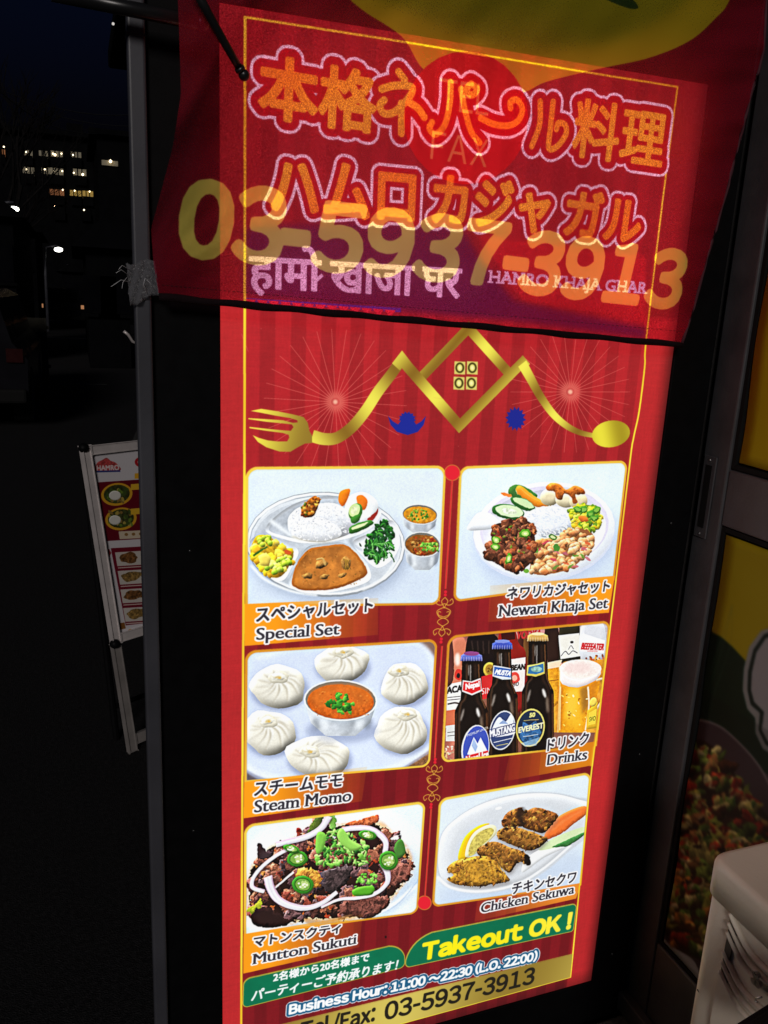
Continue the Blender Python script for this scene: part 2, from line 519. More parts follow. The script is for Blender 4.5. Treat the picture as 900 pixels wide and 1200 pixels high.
P = Painter(PS)
H_, W_ = PS.h, PS.w
U = (np.arange(W_) / (PW * PS.ppm) - 0.06)[None, :]
Vv = (np.arange(H_) / (PW * PS.ppm) - 0.04)[:, None]
inside = ((U > 0) & (U < 1)).astype(np.float32)
inside = boxblur(np.broadcast_to(inside, (H_, W_)).copy(), 3, 1)
top = np.clip((Vv - 0.7) / 0.9, 0, 1) * inside
base = np.zeros((H_, W_, 3), np.float32)
c0, c1, c2 = col((184, 35, 41)), col((131, 21, 29)), col((186, 38, 41))
base[:] = c2 * (1 - inside[..., None]) + (c0 * (1 - top[..., None]) + c1 * top[..., None]) * inside[..., None]
stripe = ((U * 1000 / 66) % 1 > .5).astype(np.float32) * inside
base *= 1 - 0.12 * boxblur(stripe, 1, 1)[..., None]
weave = noise(H_, W_, 2.0, 11, 1); fib = boxblur(noise(H_, W_, 2.5, 12, 1), 14, 1) + boxblur(noise(H_, W_, 2.5, 13, 1), 14, 0) - 1
base *= (1 + 0.05 * (weave - .5) + 0.16 * fib)[..., None]
base *= (1 + 0.10 * (noise(H_, W_, 260, 5, 2) - .5))[..., None]
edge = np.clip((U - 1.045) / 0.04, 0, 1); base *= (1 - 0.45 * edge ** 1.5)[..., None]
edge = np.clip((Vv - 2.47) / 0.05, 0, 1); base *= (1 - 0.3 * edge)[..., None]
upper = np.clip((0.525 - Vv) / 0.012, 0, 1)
base *= (1 - upper * (0.16 + 0.10 * (1 - inside)))[..., None]  # print darkened behind the banner: the dimming through the cloth is painted in
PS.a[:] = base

def goldgrad(c_hi=(246, 236, 84), c_lo=(140, 104, 30), period=120, ang=35, ph=0.0, pw=1.0, X=None, Y=None):
    def f(X0, Y0, X1, Y1):
        yy, xx = np.mgrid[Y0:Y1, X0:X1].astype(np.float32)
        t = (xx * math.cos(R(ang)) + yy * math.sin(R(ang))) / period + ph
        q = (0.5 + 0.5 * np.cos(t * math.tau)) ** pw
        return col(c_lo) * (1 - q[..., None]) + col(c_hi) * q[..., None]
    return f

def vgrad(ca, cb, y0, y1):
    def f(X0, Y0, X1, Y1):
        t = np.clip((np.arange(Y0, Y1) - y0) / (y1 - y0), 0, 1)[:, None, None]
        return np.broadcast_to(col(ca) * (1 - t) + col(cb) * t, (Y1 - Y0, X1 - X0, 3)).copy()
    return f

def hgrad(ca, cb, x0, x1):
    def f(X0, Y0, X1, Y1):
        t = np.clip((np.arange(X0, X1) - x0) / (x1 - x0), 0, 1)[None, :, None]
        return np.broadcast_to(col(ca) * (1 - t) + col(cb) * t, (Y1 - Y0, X1 - X0, 3)).copy()
    return f

# blue band with red teeth of the flag border, seen mostly through the banner
P.poly([(287, 268), (430, 258), (540, 262), (560, 300), (602, 352), (757, 385), (757, 396), (602, 376), (440, 362), (287, 345)], (72, 20, 62), soft=7)
P.poly([(287, 349), (440, 359), (470, 361), (470, 366), (440, 364), (287, 353)], (50, 42, 150))
P.poly([(560, 275), (757, 300), (757, 378), (612, 352)], (190, 32, 36), soft=4)
for k in range(13):
    a_, b_ = 287 + k * 13.6, 287 + (k + 1) * 13.6
    ya, yb = 350 + k * 1.05, 350 + (k + 1) * 1.05
    P.poly([(a_, ya), (b_, yb), ((a_ + b_) / 2, (ya + yb) / 2 + 9)], (236, 40, 62))

# starbursts
for (cx, cy, r_, n_, rot) in ((393, 471, 84, 30, 3), (668.3, 459.3, 70, 30, 0)):
    for k in range(n_):
        t = k * math.tau / n_ + R(rot)
        P.line([(cx + math.cos(t) * 5, cy + math.sin(t) * 5), (cx + math.cos(t) * r_, cy + math.sin(t) * r_ * 1.02)], 0.75, (246, 128, 112), a=.8, wd2=.5)
    P.ell(cx, cy, 12, 12, (240, 130, 110), soft=5, a=.45)
    P.ell(cx, cy, 2.6, 2.6, (255, 200, 170), soft=1, a=.9)

# mountain-and-cutlery emblem
g1 = goldgrad(period=170, ang=-38, ph=.15, pw=.8)
g2 = goldgrad(period=150, ang=42, ph=.30, pw=.8)
P.line([(492, 444), (549, 384.5), (597, 438)], 14.5, goldgrad(period=130, ang=40, ph=.33, pw=.7))
G = Painter(PS, PS.crop(250, 340, 3.2143))
P.line(open_smooth([(366, 511), (380, 514.5), (395, 513), (412, 501), (428, 482), (443, 459), (459, 438), (471, 421)]), 17, g1, wd2=15.5)
P.line([(464, 430), (471, 421), (478, 430), (538.5, 499), (604, 433), (612, 425), (617, 431)], 15.5, g2)
P.line(open_smooth([(612, 426), (622, 444), (633, 464), (648, 485), (664, 499), (680, 507), (698, 511)]), 15.5, goldgrad(period=150, ang=35, ph=.62, pw=.8), wd2=7)
P.ell(716, 508.5, 22.5, 15.6, goldgrad(c_hi=(238, 226, 60), c_lo=(170, 150, 30), period=120, ang=-20, ph=.05), ang=-10)
# fork head with four tines
gf = goldgrad(c_hi=(250, 236, 80), c_lo=(150, 120, 40), period=270, ang=10, ph=.22)
G.poly([(140, 455), (180, 447), (240, 456), (300, 468), (340, 478), (356, 500), (362, 530), (372, 548), (372, 576), (345, 578), (318, 592), (290, 609), (250, 608), (200, 592), (168, 572), (148, 546),
        (170, 556), (205, 566), (240, 570), (278, 570), (286, 556), (284, 545), (262, 538), (200, 530), (136, 520), (136, 515), (200, 522), (262, 528), (292, 530), (302, 516), (296, 506), (262, 502), (200, 496), (132, 486), (132, 482),
        (200, 486), (262, 490), (300, 500), (318, 498), (316, 490), (290, 482), (230, 472), (180, 462)], gf)
# window of four lattices
Hc = Painter(PS, PS.crop(500, 340, 3.0))
for i in range(2):
    for j in range(2):
        x, y = 98 + i * 44 - j * 3, 250 + j * 54
        Hc.poly([(x, y), (x + 38, y + 2), (x + 37, y + 47), (x - 1, y + 45)], (226, 214, 110))
        Hc.ell(x + 18.5, y + 23, 16, 19, (74, 66, 20)); Hc.ell(x + 18.5, y + 23, 9, 12, (240, 232, 130)); Hc.ell(x + 18.5, y + 23, 4.5, 6.5, (250, 246, 180))
# blue crescent with rays and blue sun
G.poly([(658, 474), (676, 494), (696, 506), (706, 492), (698, 490), (704, 482), (700, 474), (710, 474), (708, 464), (718, 466), (722, 457), (730, 464), (738, 457), (742, 466), (752, 464), (752, 474), (762, 476), (756, 484), (764, 490), (756, 494),
        (764, 506), (784, 494), (801, 474), (792, 508), (770, 534), (732, 546), (692, 534), (668, 508)], (26, 40, 150))
pts = []
for k in range(28):
    r_ = 1.0 if k % 2 == 0 else 0.72
    pts.append((313 + 37 * r_ * math.cos(k * math.tau / 28 + .1), 452 + 44 * r_ * math.sin(k * math.tau / 28 + .1)))
Hc.poly(pts, (26, 36, 140))

for k in range(70):
    x_, y_ = random.uniform(262, 780), random.uniform(350, 1190)
    P.ell(x_, y_, random.uniform(.3, .7), random.uniform(.3, .6), random.choice([(90, 14, 20), (226, 110, 100), (70, 20, 20)]), a=.6)
P.ell(452, 1098, 1.2, 1.6, (30, 10, 14)); P.line([(283, 391), (287, 402), (291, 412)], .6, (230, 110, 100), a=.7)
for k in range(8):
    x_, y_ = random.uniform(300, 720), random.uniform(380, 540); P.line([(x_, y_), (x_ + random.uniform(-14, 14), y_ + random.uniform(-9, 9))], .4, (226, 110, 100), a=.35)
# ------------------------------------------------------------------ picture frames
FR = {}; CLIPS = {}
def photo_look(key, warp=2.2, sharp=.45, lift=.12, seed=1, thr=.62):
    """a printed photograph: irregular edges, crisp local contrast, a little screen grain"""
    m_, x, y = CLIPS[key]; h, w = m_.shape; A_ = PS.a[y:y + h, x:x + w].copy()
    dx = (noise(h, w, 9, seed, 2) - .5) * 2 * warp * 2 + (noise(h, w, 3, seed + 5, 1) - .5) * warp
    dy = (noise(h, w, 9, seed + 9, 2) - .5) * 2 * warp * 2 + (noise(h, w, 3, seed + 7, 1) - .5) * warp
    am = blur(((A_ @ np.array([.35, .5, .15], np.float32)) < thr).astype(np.float32), 4) ** 1.5
    dx *= am; dy *= am
    yy, xx = np.mgrid[0:h, 0:w]
    sx = np.clip(xx + dx, 0, w - 1.001); sy = np.clip(yy + dy, 0, h - 1.001); ix = sx.astype(int); iy = sy.astype(int); fx_ = (sx - ix)[..., None]; fy_ = (sy - iy)[..., None]
    ix1 = np.minimum(ix + 1, w - 1); iy1 = np.minimum(iy + 1, h - 1)
    B_ = (A_[iy, ix] * (1 - fx_) + A_[iy, ix1] * fx_) * (1 - fy_) + (A_[iy1, ix] * (1 - fx_) + A_[iy1, ix1] * fx_) * fy_
    lo = np.stack([blur(B_[..., c], 2) for c in range(3)], -1); lo2 = np.stack([blur(B_[..., c], 9) for c in range(3)], -1)
    B_ = B_ + sharp * (B_ - lo) + .18 * (B_ - lo2)
    B_ = B_ + lift * B_ * (1 - B_) * 2 * B_
    B_ = B_ * (1 + .07 * (noise(h, w, 2.0, seed + 3, 1) - .5)[..., None] + .05 * (noise(h, w, 60, seed + 4, 2) - .5)[..., None])
    B_ = np.clip(B_ * np.array([1.035, 1.045, 1.05], np.float32), 0, .985)
    er = boxblur(boxblur(m_, 2, 0), 2, 1); er = np.clip((er - .6) / .4, 0, 1)[..., None]
    PS.a[y:y + h, x:x + w] = A_ * (1 - er) + B_ * er
def frame(key, tl, tr, br, bl, rad=(20, 20, 20, 0), bg=(214, 226, 242)):
    q = [P.T(*c) for c in (tl, tr, br, bl)]
    outer = rquad(q, list(rad))
    P.poly(outer, goldgrad(c_hi=(250, 214, 70), c_lo=(226, 150, 30), period=900, ang=80), raw=True)
    cx = sum(p[0] for p in q) / 4; cy = sum(p[1] for p in q) / 4
    inn = [(p[0] + (6 if p[0] < cx else -6), p[1] + (6 if p[1] < cy else -6)) for p in q]
    inner = rquad(inn, [max(0, r - 4) for r in rad])
    m_, x, y = rast([inner], PS.w, PS.h); CLIPS[key] = (m_, x, y)
    clip = np.zeros((PS.h, PS.w), np.float32); clip[y:y + m_.shape[0], x:x + m_.shape[1]] = m_
    P.put(m_, x, y, bg)
    FR[key] = outer
    return clip

def scatter(p, region, n, r, cols, irr=.2, asp=(.6, 1.0), shade=.5, rad=3, **k):
    reg = np.array(region, float); x0, y0 = reg.min(0); x1, y1 = reg.max(0); cnt = 0; pts = []
    while cnt < n:
        x, y = random.uniform(x0, x1), random.uniform(y0, y1)
        c = False; j = len(reg) - 1
        for i in range(len(reg)):
            if (reg[i][1] > y) != (reg[j][1] > y) and x < (reg[j][0] - reg[i][0]) * (y - reg[i][1]) / (reg[j][1] - reg[i][1]) + reg[i][0]: c = not c
            j = i
        if c: pts.append((x, y)); cnt += 1
    pts.sort(key=lambda q: q[1])
    for x, y in pts:
        rr = random.uniform(*r); cc = random.choice(cols); f = random.uniform(.88, 1.1)
        p.ell(x, y, rr, rr * random.uniform(*asp), tuple(min(255, v * f) for v in cc), ang=random.uniform(0, 180), irr=irr, n=14, shade=shade, rad=rad, **k)

RED = [(178, 52, 24), (200, 70, 30)]
# ---- special set
ck = frame('special set', (287.5, 547), (522.5, 545.5), (515.5, 708.5), (287, 712), (22, 20, 20, 0))
A = Painter(PS, PS.crop(280, 540, 3.6), ck)
A.poly([(20, 20), (880, 20), (860, 330), (20, 330)], (222, 233, 247), soft=40)
A.poly([(20, 420), (880, 380), (880, 640), (20, 640)], (200, 212, 232), soft=50, a=.7)
A.ell(372, 380, 340, 222, (150, 162, 184), ang=3, soft=16, a=.8)
A.ell(365, 352, 336, 222, (142, 148, 156), ang=3)
A.ell(365, 349, 333, 216, (232, 236, 240), ang=3)
A.ell(365, 350, 322, 206, (168, 175, 183), ang=3)
A.ell(365, 353, 319, 204, (214, 219, 225), ang=3, tex=.05, tn='N3')
A.ell(365, 358, 308, 196, (196, 202, 210), ang=3, tex=.12, tn='N3')
# wells
A.poly([(110, 290), (170, 220), (260, 170), (380, 148), (500, 160), (580, 190), (600, 220), (560, 280), (480, 320), (380, 340), (270, 346), (180, 326)], (214, 219, 226), sm=True, shade=-.35, rad=7)
A.poly([(125, 288), (180, 228), (262, 182), (380, 160), (496, 172), (566, 200), (582, 222), (548, 270), (476, 306), (380, 326), (276, 332), (190, 316)], (178, 184, 193), sm=True, tex=.2, tn='N3')
A.poly([(52, 330), (110, 310), (200, 340), (250, 380), (225, 440), (190, 500), (140, 498), (70, 440), (44, 380)], (226, 230, 236), sm=True, shade=-.4, rad=6)
A.poly([(210, 520), (238, 440), (285, 365), (350, 350), (440, 345), (500, 385), (550, 455), (540, 510), (400, 550), (280, 556)], (228, 232, 238), sm=True, shade=-.4, rad=6)
A.poly([(480, 340), (560, 300), (640, 250), (672, 300), (676, 360), (640, 420), (580, 450), (520, 400)], (226, 230, 236), sm=True, shade=-.4, rad=6)
A.line([(130, 250), (200, 300), (260, 336)], 16, (238, 242, 246), sm=True, soft=2, a=.8)
A.line([(90, 240), (150, 190), (240, 150)], 7, (250, 252, 254), sm=True, soft=2)
A.line([(50, 440), (110, 500), (220, 548), (330, 566)], 8, (250, 252, 254), sm=True, soft=2)
A.line([(520, 545), (600, 500), (660, 420)], 7, (244, 248, 250), sm=True, soft=2)
A.line([(500, 300), (470, 340), (520, 380)], 10, (120, 126, 134), sm=True, soft=3, a=.6)
# rice
A.poly([(215, 305), (205, 250), (225, 215), (262, 192), (330, 180), (400, 178), (450, 205), (475, 250), (470, 300), (420, 325), (350, 342), (270, 335)], (226, 228, 234), sm=True, shade=.5, rad=16, tex=.06)
A.poly([(222, 312), (240, 265), (290, 238), (350, 240), (410, 270), (432, 310), (380, 336), (290, 338)], (240, 241, 244), sm=True, shade=.35, rad=10)
scatter(A, [(215, 300), (212, 240), (262, 196), (400, 184), (468, 240), (462, 300), (350, 338), (250, 332)], 420, (3.2, 6), [(250, 250, 252), (240, 241, 246), (226, 228, 236), (252, 252, 252), (212, 214, 224)], asp=(.3, .5), shade=.25, rad=1)
A.line([(222, 318), (280, 338), (360, 342), (440, 322)], 6, (206, 190, 150), sm=True, soft=2, a=.6)
# fried piece
A.ell(300, 196, 52, 30, (150, 84, 28), ang=-48, irr=.15, shade=.8, rad=6, tex=.5)
scatter(A, [(258, 230), (262, 190), (310, 155), (344, 150), (340, 195), (300, 225)], 46, (4, 9), [(176, 104, 34), (120, 62, 22), (206, 140, 60), (92, 50, 20), (90, 100, 34)], shade=.7, rad=2)
# vegetables at the back
A.poly([(470, 150), (520, 130), (575, 160), (586, 205), (560, 250), (515, 260), (500, 200)], (236, 238, 240), sm=True, shade=.4, rad=7)
A.poly([(446, 190), (462, 150), (492, 138), (506, 170), (490, 230), (466, 250), (450, 230)], (240, 242, 244), sm=True, shade=.3, rad=5)
A.poly([(418, 160), (428, 128), (466, 118), (462, 150), (440, 190), (424, 180)], (238, 124, 28), sm=True, shade=.3, rad=5)
A.poly([(496, 150), (520, 144), (542, 170), (530, 205), (508, 200), (498, 175)], (236, 120, 34), sm=True, shade=.3, rad=5)
A.poly([(540, 245), (575, 215), (586, 200), (582, 225), (560, 252)], (150, 50, 40), sm=True)
A.ell(491, 214, 28, 37, (74, 128, 50), ang=25, shade=.4, rad=4); A.ell(486, 208, 22, 29, (202, 222, 150), ang=25); A.ell(485, 207, 13, 19, (222, 234, 176), ang=25, tex=.2)
A.poly([(472, 240), (508, 224), (514, 232), (500, 258), (476, 262)], (60, 116, 44), sm=True, shade=.4, rad=4)
A.poly([(464, 282), (500, 262), (550, 252), (568, 262), (540, 282), (490, 304), (466, 304)], (58, 112, 42), sm=True, shade=.5, rad=4)
A.poly([(474, 282), (506, 268), (545, 258), (520, 276), (480, 290)], (206, 224, 160), sm=True)
# greens
scatter(A, [(510, 355), (580, 270), (610, 250), (640, 275), (655, 330), (640, 385), (580, 430), (540, 400)], 150, (7, 17), [(26, 74, 30), (18, 56, 24), (40, 100, 36), (22, 64, 28)], asp=(.35, .7), shade=.7, rad=3)
for k in range(44):
    x, y = random.uniform(530, 640), random.uniform(285, 415)
    if (x - 590) ** 2 / 62 ** 2 + (y - 348) ** 2 / 80 ** 2 > 1: continue
    t = random.uniform(-.2, 1.8); l = random.uniform(18, 42)
    A.line([(x, y), (x + l * .5 * math.cos(t) + 4, y + l * .5 * math.sin(t)), (x + l * math.cos(t), y + l * math.sin(t))], random.uniform(4, 7), random.choice([(76, 156, 60), (54, 128, 48), (104, 176, 84), (38, 100, 40)]), sm=True, shade=.5, rad=2)
# potato and peas
A.poly([(48, 395), (70, 320), (120, 315), (170, 350), (225, 385), (222, 420), (185, 480), (140, 492), (90, 460)], (196, 150, 30), sm=True, shade=.4, rad=8, tex=.3)
scatter(A, [(48, 395), (70, 325), (120, 320), (170, 350), (228, 390), (222, 420), (180, 476), (140, 490), (90, 455)], 46, (10, 22), [(240, 200, 60), (232, 186, 40), (246, 214, 90), (216, 160, 36)], shade=.6, rad=4)
scatter(A, [(70, 350), (80, 322), (135, 318), (140, 345), (100, 360)], 14, (9, 13), [(172, 190, 50), (150, 176, 44)], irr=.04, asp=(.95, 1), shade=.8, rad=4, hi=.3)
scatter(A, [(110, 455), (150, 430), (190, 400), (222, 400), (215, 430), (170, 480), (120, 475)], 22, (10, 14), [(160, 190, 46), (140, 176, 40), (184, 204, 70)], irr=.04, asp=(.95, 1), shade=.8, rad=4, hi=.3)
A.line([(60, 400), (90, 380), (120, 362)], 9, (70, 104, 30), sm=True); A.ell(205, 385, 16, 9, (206, 96, 40), ang=20)
A.poly([(80, 400), (115, 385), (135, 410), (125, 445), (90, 440)], (238, 208, 84), shade=.6, rad=4)
# curry
A.poly([(222, 512), (240, 440), (290, 375), (350, 360), (440, 352), (490, 385), (538, 455), (522, 492), (410, 538), (290, 546), (238, 534)], (166, 96, 34), sm=True, shade=.25, rad=6)
A.poly([(232, 512), (250, 440), (296, 382), (350, 368), (436, 360), (482, 390), (526, 455), (512, 486), (406, 528), (290, 536), (240, 526)], (180, 108, 44), sm=True, tex=.28, tn='N3')
for (x, y, rx, ry) in ((345, 435, 26, 17), (450, 430, 22, 26), (290, 485, 22, 14), (360, 488, 20, 12), (436, 480, 20, 10)):
    A.ell(x, y, rx, ry, (150, 104, 50), ang=random.uniform(-40, 10), irr=.14, shade=.9, rad=5, tex=.3)
for k in range(9): A.line([(438 + k * 3, 410 + k), (446 + k * 2, 430), (440 + k * 4, 458)], 2, (214, 160, 50) if k % 2 else (90, 60, 30), sm=True)
A.line([(325, 415), (352, 412), (362, 440)], 9, (196, 152, 84), sm=True, shade=.4, rad=2)
for k in range(60):
    A.ell(random.uniform(260, 510), random.uniform(380, 520), random.uniform(2, 5), 2.4, random.choice([(140, 78, 26), (206, 136, 66), (196, 124, 54), (120, 84, 30)]), ang=random.uniform(0, 90), a=.6)
# two cups
def cup(p, cx, cy, rx, ry, hh, soup, tilt=0, green=True, base_f=.84):
    p.poly([(cx - rx, cy), (cx - rx * base_f, cy + hh), (cx - rx * .4, cy + hh + ry * .62), (cx + rx * .4, cy + hh + ry * .62), (cx + rx * base_f, cy + hh), (cx + rx, cy)], hgrad((216, 220, 226), (150, 156, 164), *[p.T(cx + s_ * rx, cy)[0] for s_ in (-1, 1)]), sm=False, tex=.14, tn='N3')
    for f, cc, w_ in ((-.7, (120, 126, 134), 12), (-.45, (240, 244, 248), 14), (.1, (176, 182, 190), 22), (.55, (236, 240, 244), 18), (.82, (110, 116, 124), 10)):
        p.line([(cx + rx * f, cy + ry * .9), (cx + rx * f * .86, cy + hh + ry * .3)], w_ * rx / 75, cc, soft=max(1, 2.5 * rx / 75), a=.7)
    p.ell(cx, cy, rx, ry, (224, 228, 232), ang=tilt); p.ell(cx, cy, rx * .95, ry * .92, (112, 108, 100), ang=tilt)
    p.ell(cx, cy + ry * .07, rx * .9, ry * .84, soup, ang=tilt, tex=.22, shade=.15, rad=3)
cup(A, 762, 225, 76, 43, 50, (206, 136, 34), 4)
scatter(A, [(705, 240), (730, 205), (790, 205), (805, 240), (770, 260)], 60, (3, 6), [(96, 150, 40), (150, 180, 60), (60, 110, 30), (210, 170, 60)], rad=1)
cup(A, 772, 352, 78, 54, 74, (138, 84, 32), 5)
scatter(A, [(712, 350), (740, 320), (830, 325), (840, 360), (790, 400), (735, 385)], 90, (4, 9), [(120, 70, 28), (170, 110, 50), (96, 60, 24), (190, 140, 70), (150, 60, 24)], rad=2)
scatter(A, [(750, 370), (780, 340), (840, 345), (840, 380), (800, 388)], 46, (4, 8), [(96, 160, 50), (140, 190, 70), (66, 124, 40)], rad=2)

photo_look('special set', 1.2, seed=100)
# ---- newari khaja set
ck = frame('newari set', (538.5, 546.5), (735.5, 539.5), (719.5, 680), (531, 705.5), (20, 20, 0, 18))
A = Painter(PS, PS.crop(520, 530, 3.913), ck)
A.poly([(40, 30), (860, 30), (860, 300), (40, 300)], (226, 240, 250), soft=40)
A.poly([(40, 500), (860, 480), (860, 720), (40, 720)], (206, 220, 238), soft=40)
A.ell(470, 410, 330, 200, (176, 190, 220), ang=-8, soft=18, a=.8)
A.ell(458, 365, 328, 226, (206, 212, 232), ang=-6)
A.ell(458, 355, 326, 220, (236, 240, 250), ang=-6, shade=.15, rad=14)
A.ell(460, 345, 296, 190, (218, 212, 234), ang=-6)
A.ell(460, 352, 284, 180, (228, 226, 242), ang=-6, shade=-.2, rad=14)
# radish
A.poly([(105, 345), (150, 280), (200, 275), (240, 300), (260, 335), (220, 350), (170, 356), (120, 358)], (238, 240, 246), sm=True, shade=.4, rad=6)
A.line([(110, 345), (160, 310), (230, 300)], 8, (250, 250, 253), sm=True, soft=1)
# cucumber and carrot
A.poly([(298, 190), (310, 155), (350, 150), (400, 175), (428, 200), (380, 240)], (66, 112, 50), sm=True, shade=.5, rad=5)
A.poly([(330, 180), (345, 160), (400, 190), (430, 215), (380, 215)], (212, 214, 140), sm=True)
A.poly([(262, 184), (300, 190), (308, 206), (270, 196)], (236, 130, 60), sm=True)
A.poly([(330, 172), (350, 152), (400, 190), (440, 215), (492, 236), (480, 250), (420, 248), (370, 222)], (240, 142, 38), sm=True, shade=.45, rad=6, hi=.2)
A.line([(350, 165), (400, 205), (470, 238)], 5, (250, 170, 70), sm=True, a=.8)
A.ell(360, 236, 62, 24, (52, 110, 48), ang=24, shade=.4, rad=4); A.ell(364, 231, 52, 16, (196, 220, 160), ang=24)
A.ell(294, 272, 76, 34, (48, 104, 46), ang=10, shade=.4, rad=4); A.ell(300, 269, 64, 27, (206, 228, 178), ang=10); A.ell(300, 270, 36, 14, (224, 238, 200), ang=10, tex=.3)
# potatoes with sauce
A.ell(484, 205, 44, 40, (226, 208, 166), shade=.6, rad=8); A.ell(560, 215, 50, 38, (232, 216, 176), shade=.6, rad=8); A.ell(615, 222, 42, 38, (224, 204, 158), shade=.6, rad=8)
A.poly([(466, 160), (490, 140), (530, 146), (560, 170), (600, 152), (640, 170), (644, 192), (600, 196), (612, 226), (592, 234), (580, 200), (550, 190), (540, 216), (516, 210), (505, 178), (480, 176)], (196, 104, 40), sm=True, shade=.8, rad=6, tex=.35, hi=.15)
# green potato curry
scatter(A, [(570, 270), (620, 240), (690, 245), (722, 290), (710, 340), (660, 375), (600, 350), (576, 310)], 150, (8, 17), [(182, 176, 36), (206, 190, 50), (120, 140, 30), (222, 200, 70), (90, 120, 30), (200, 150, 34)], shade=.7, rad=3)
for x, y in ((672, 280), (640, 262), (700, 262), (690, 300), (610, 262)): A.ell(x, y, 20, 15, (70, 130, 40), irr=.1, shade=.5, rad=3); A.ell(x, y, 12, 8, (130, 180, 70))
A.ell(640, 304, 26, 13, (222, 116, 40), ang=15, shade=.5, rad=3)
# beaten rice
A.poly([(365, 310), (385, 275), (440, 250), (520, 248), (560, 270), (580, 320), (575, 355), (520, 380), (450, 388), (410, 350), (370, 340)], (228, 232, 242), sm=True, shade=.5, rad=12)
for k in range(360):
    t = random.uniform(0, math.tau); q = math.sqrt(random.random())
    x, y = 472 + 104 * q * math.cos(t), 316 + 66 * q * math.sin(t); tt = random.uniform(-.6, 1.2); l = random.uniform(8, 15)
    A.line([(x, y), (x + l * math.cos(tt), y + l * math.sin(tt))], random.uniform(3, 5), random.choice([(252, 253, 255), (240, 243, 250), (212, 218, 232), (250, 251, 253), (226, 230, 240)]))
# soya beans / peanuts
A.poly([(395, 545), (410, 470), (430, 410), (520, 385), (570, 365), (640, 350), (690, 390), (670, 450), (600, 520), (540, 545), (450, 562)], (150, 92, 50), sm=True)
scatter(A, [(395, 545), (412, 470), (430, 410), (520, 388), (570, 362), (600, 350), (690, 392), (668, 450), (600, 520), (540, 540), (450, 560)], 150, (13, 19), [(214, 150, 98), (200, 130, 80), (224, 166, 116), (188, 112, 64)], irr=.05, asp=(.72, .9), shade=.75, rad=4, hi=.25)
for k in range(16):
    x, y = random.uniform(420, 660), random.uniform(400, 530)
    A.ell(x, y, 16, 6, random.choice([(206, 70, 90), (190, 100, 110), (96, 140, 50), (210, 90, 50)]), ang=random.uniform(-40, 40), a=.85)
A.ell(498, 388, 20, 13, (74, 118, 44), ang=20); A.ell(498, 388, 12, 7, (206, 214, 150), ang=20); A.ell(516, 437, 15, 19, (80, 130, 50)); A.ell(421, 445, 10, 17, (90, 140, 50)); A.ell(377, 543, 14, 10, (110, 160, 60))
# spiced meat
A.poly([(200, 480), (215, 420), (225, 340), (290, 315), (360, 305), (410, 340), (415, 420), (400, 500), (340, 548), (300, 545), (250, 515)], (60, 34, 22), sm=True)
scatter(A, [(200, 480), (215, 420), (222, 345), (290, 318), (360, 310), (412, 345), (412, 420), (398, 500), (340, 540), (260, 515)], 120, (14, 30), [(92, 52, 34), (74, 40, 26), (112, 66, 44), (58, 32, 22), (130, 70, 40)], shade=.9, rad=4, tex=.5, hi=.12)
scatter(A, [(220, 370), (300, 330), (400, 350), (400, 480), (320, 500)], 40, (4, 9), [(150, 50, 26), (100, 120, 40), (170, 90, 50)], rad=2)
for x, y, rx, ry, an in ((372, 372, 26, 20, 0), (238, 402, 18, 20, 60), (236, 434, 22, 17, 10), (297, 486, 15, 28, 15)):
    A.ell(x, y, rx, ry, (70, 128, 30), ang=an, shade=.5, rad=3); A.ell(x, y, rx * .66, ry * .62, (170, 204, 100), ang=an); A.ell(x, y, rx * .3, ry * .3, (220, 226, 160), ang=an)

photo_look('newari set', 2.4, seed=200)
# ---- steam momo
ck = frame('steam momo', (287, 762.5), (512.5, 748.5), (503.5, 898), (286, 917), (22, 20, 20, 0), bg=(208, 218, 242))
A = Painter(PS, PS.crop(270, 740, 3.4615), ck)
A.poly([(0, 0), (900, 0), (900, 250), (0, 250)], (206, 216, 240), soft=50, a=.8)
A.poly([(740, 20), (860, 20), (860, 140), (800, 70)], (128, 98, 84), soft=4); A.poly([(660, 580), (820, 470), (860, 560), (800, 640)], (128, 88, 56), soft=3, tex=.4)
A.poly([(60, 560), (60, 640), (200, 640), (150, 596)], (96, 84, 84), soft=3)
A.line([(60, 540), (130, 580), (260, 600), (500, 590), (680, 540), (800, 470), (830, 440)], 26, (226, 232, 246), sm=True, soft=5)
A.line([(60, 562), (130, 598), (300, 616), (500, 606), (680, 560), (810, 486)], 6, (160, 170, 200), sm=True, soft=2)
A.line([(100, 110), (300, 60), (560, 40), (780, 60), (830, 200)], 10, (232, 238, 250), sm=True, soft=5)
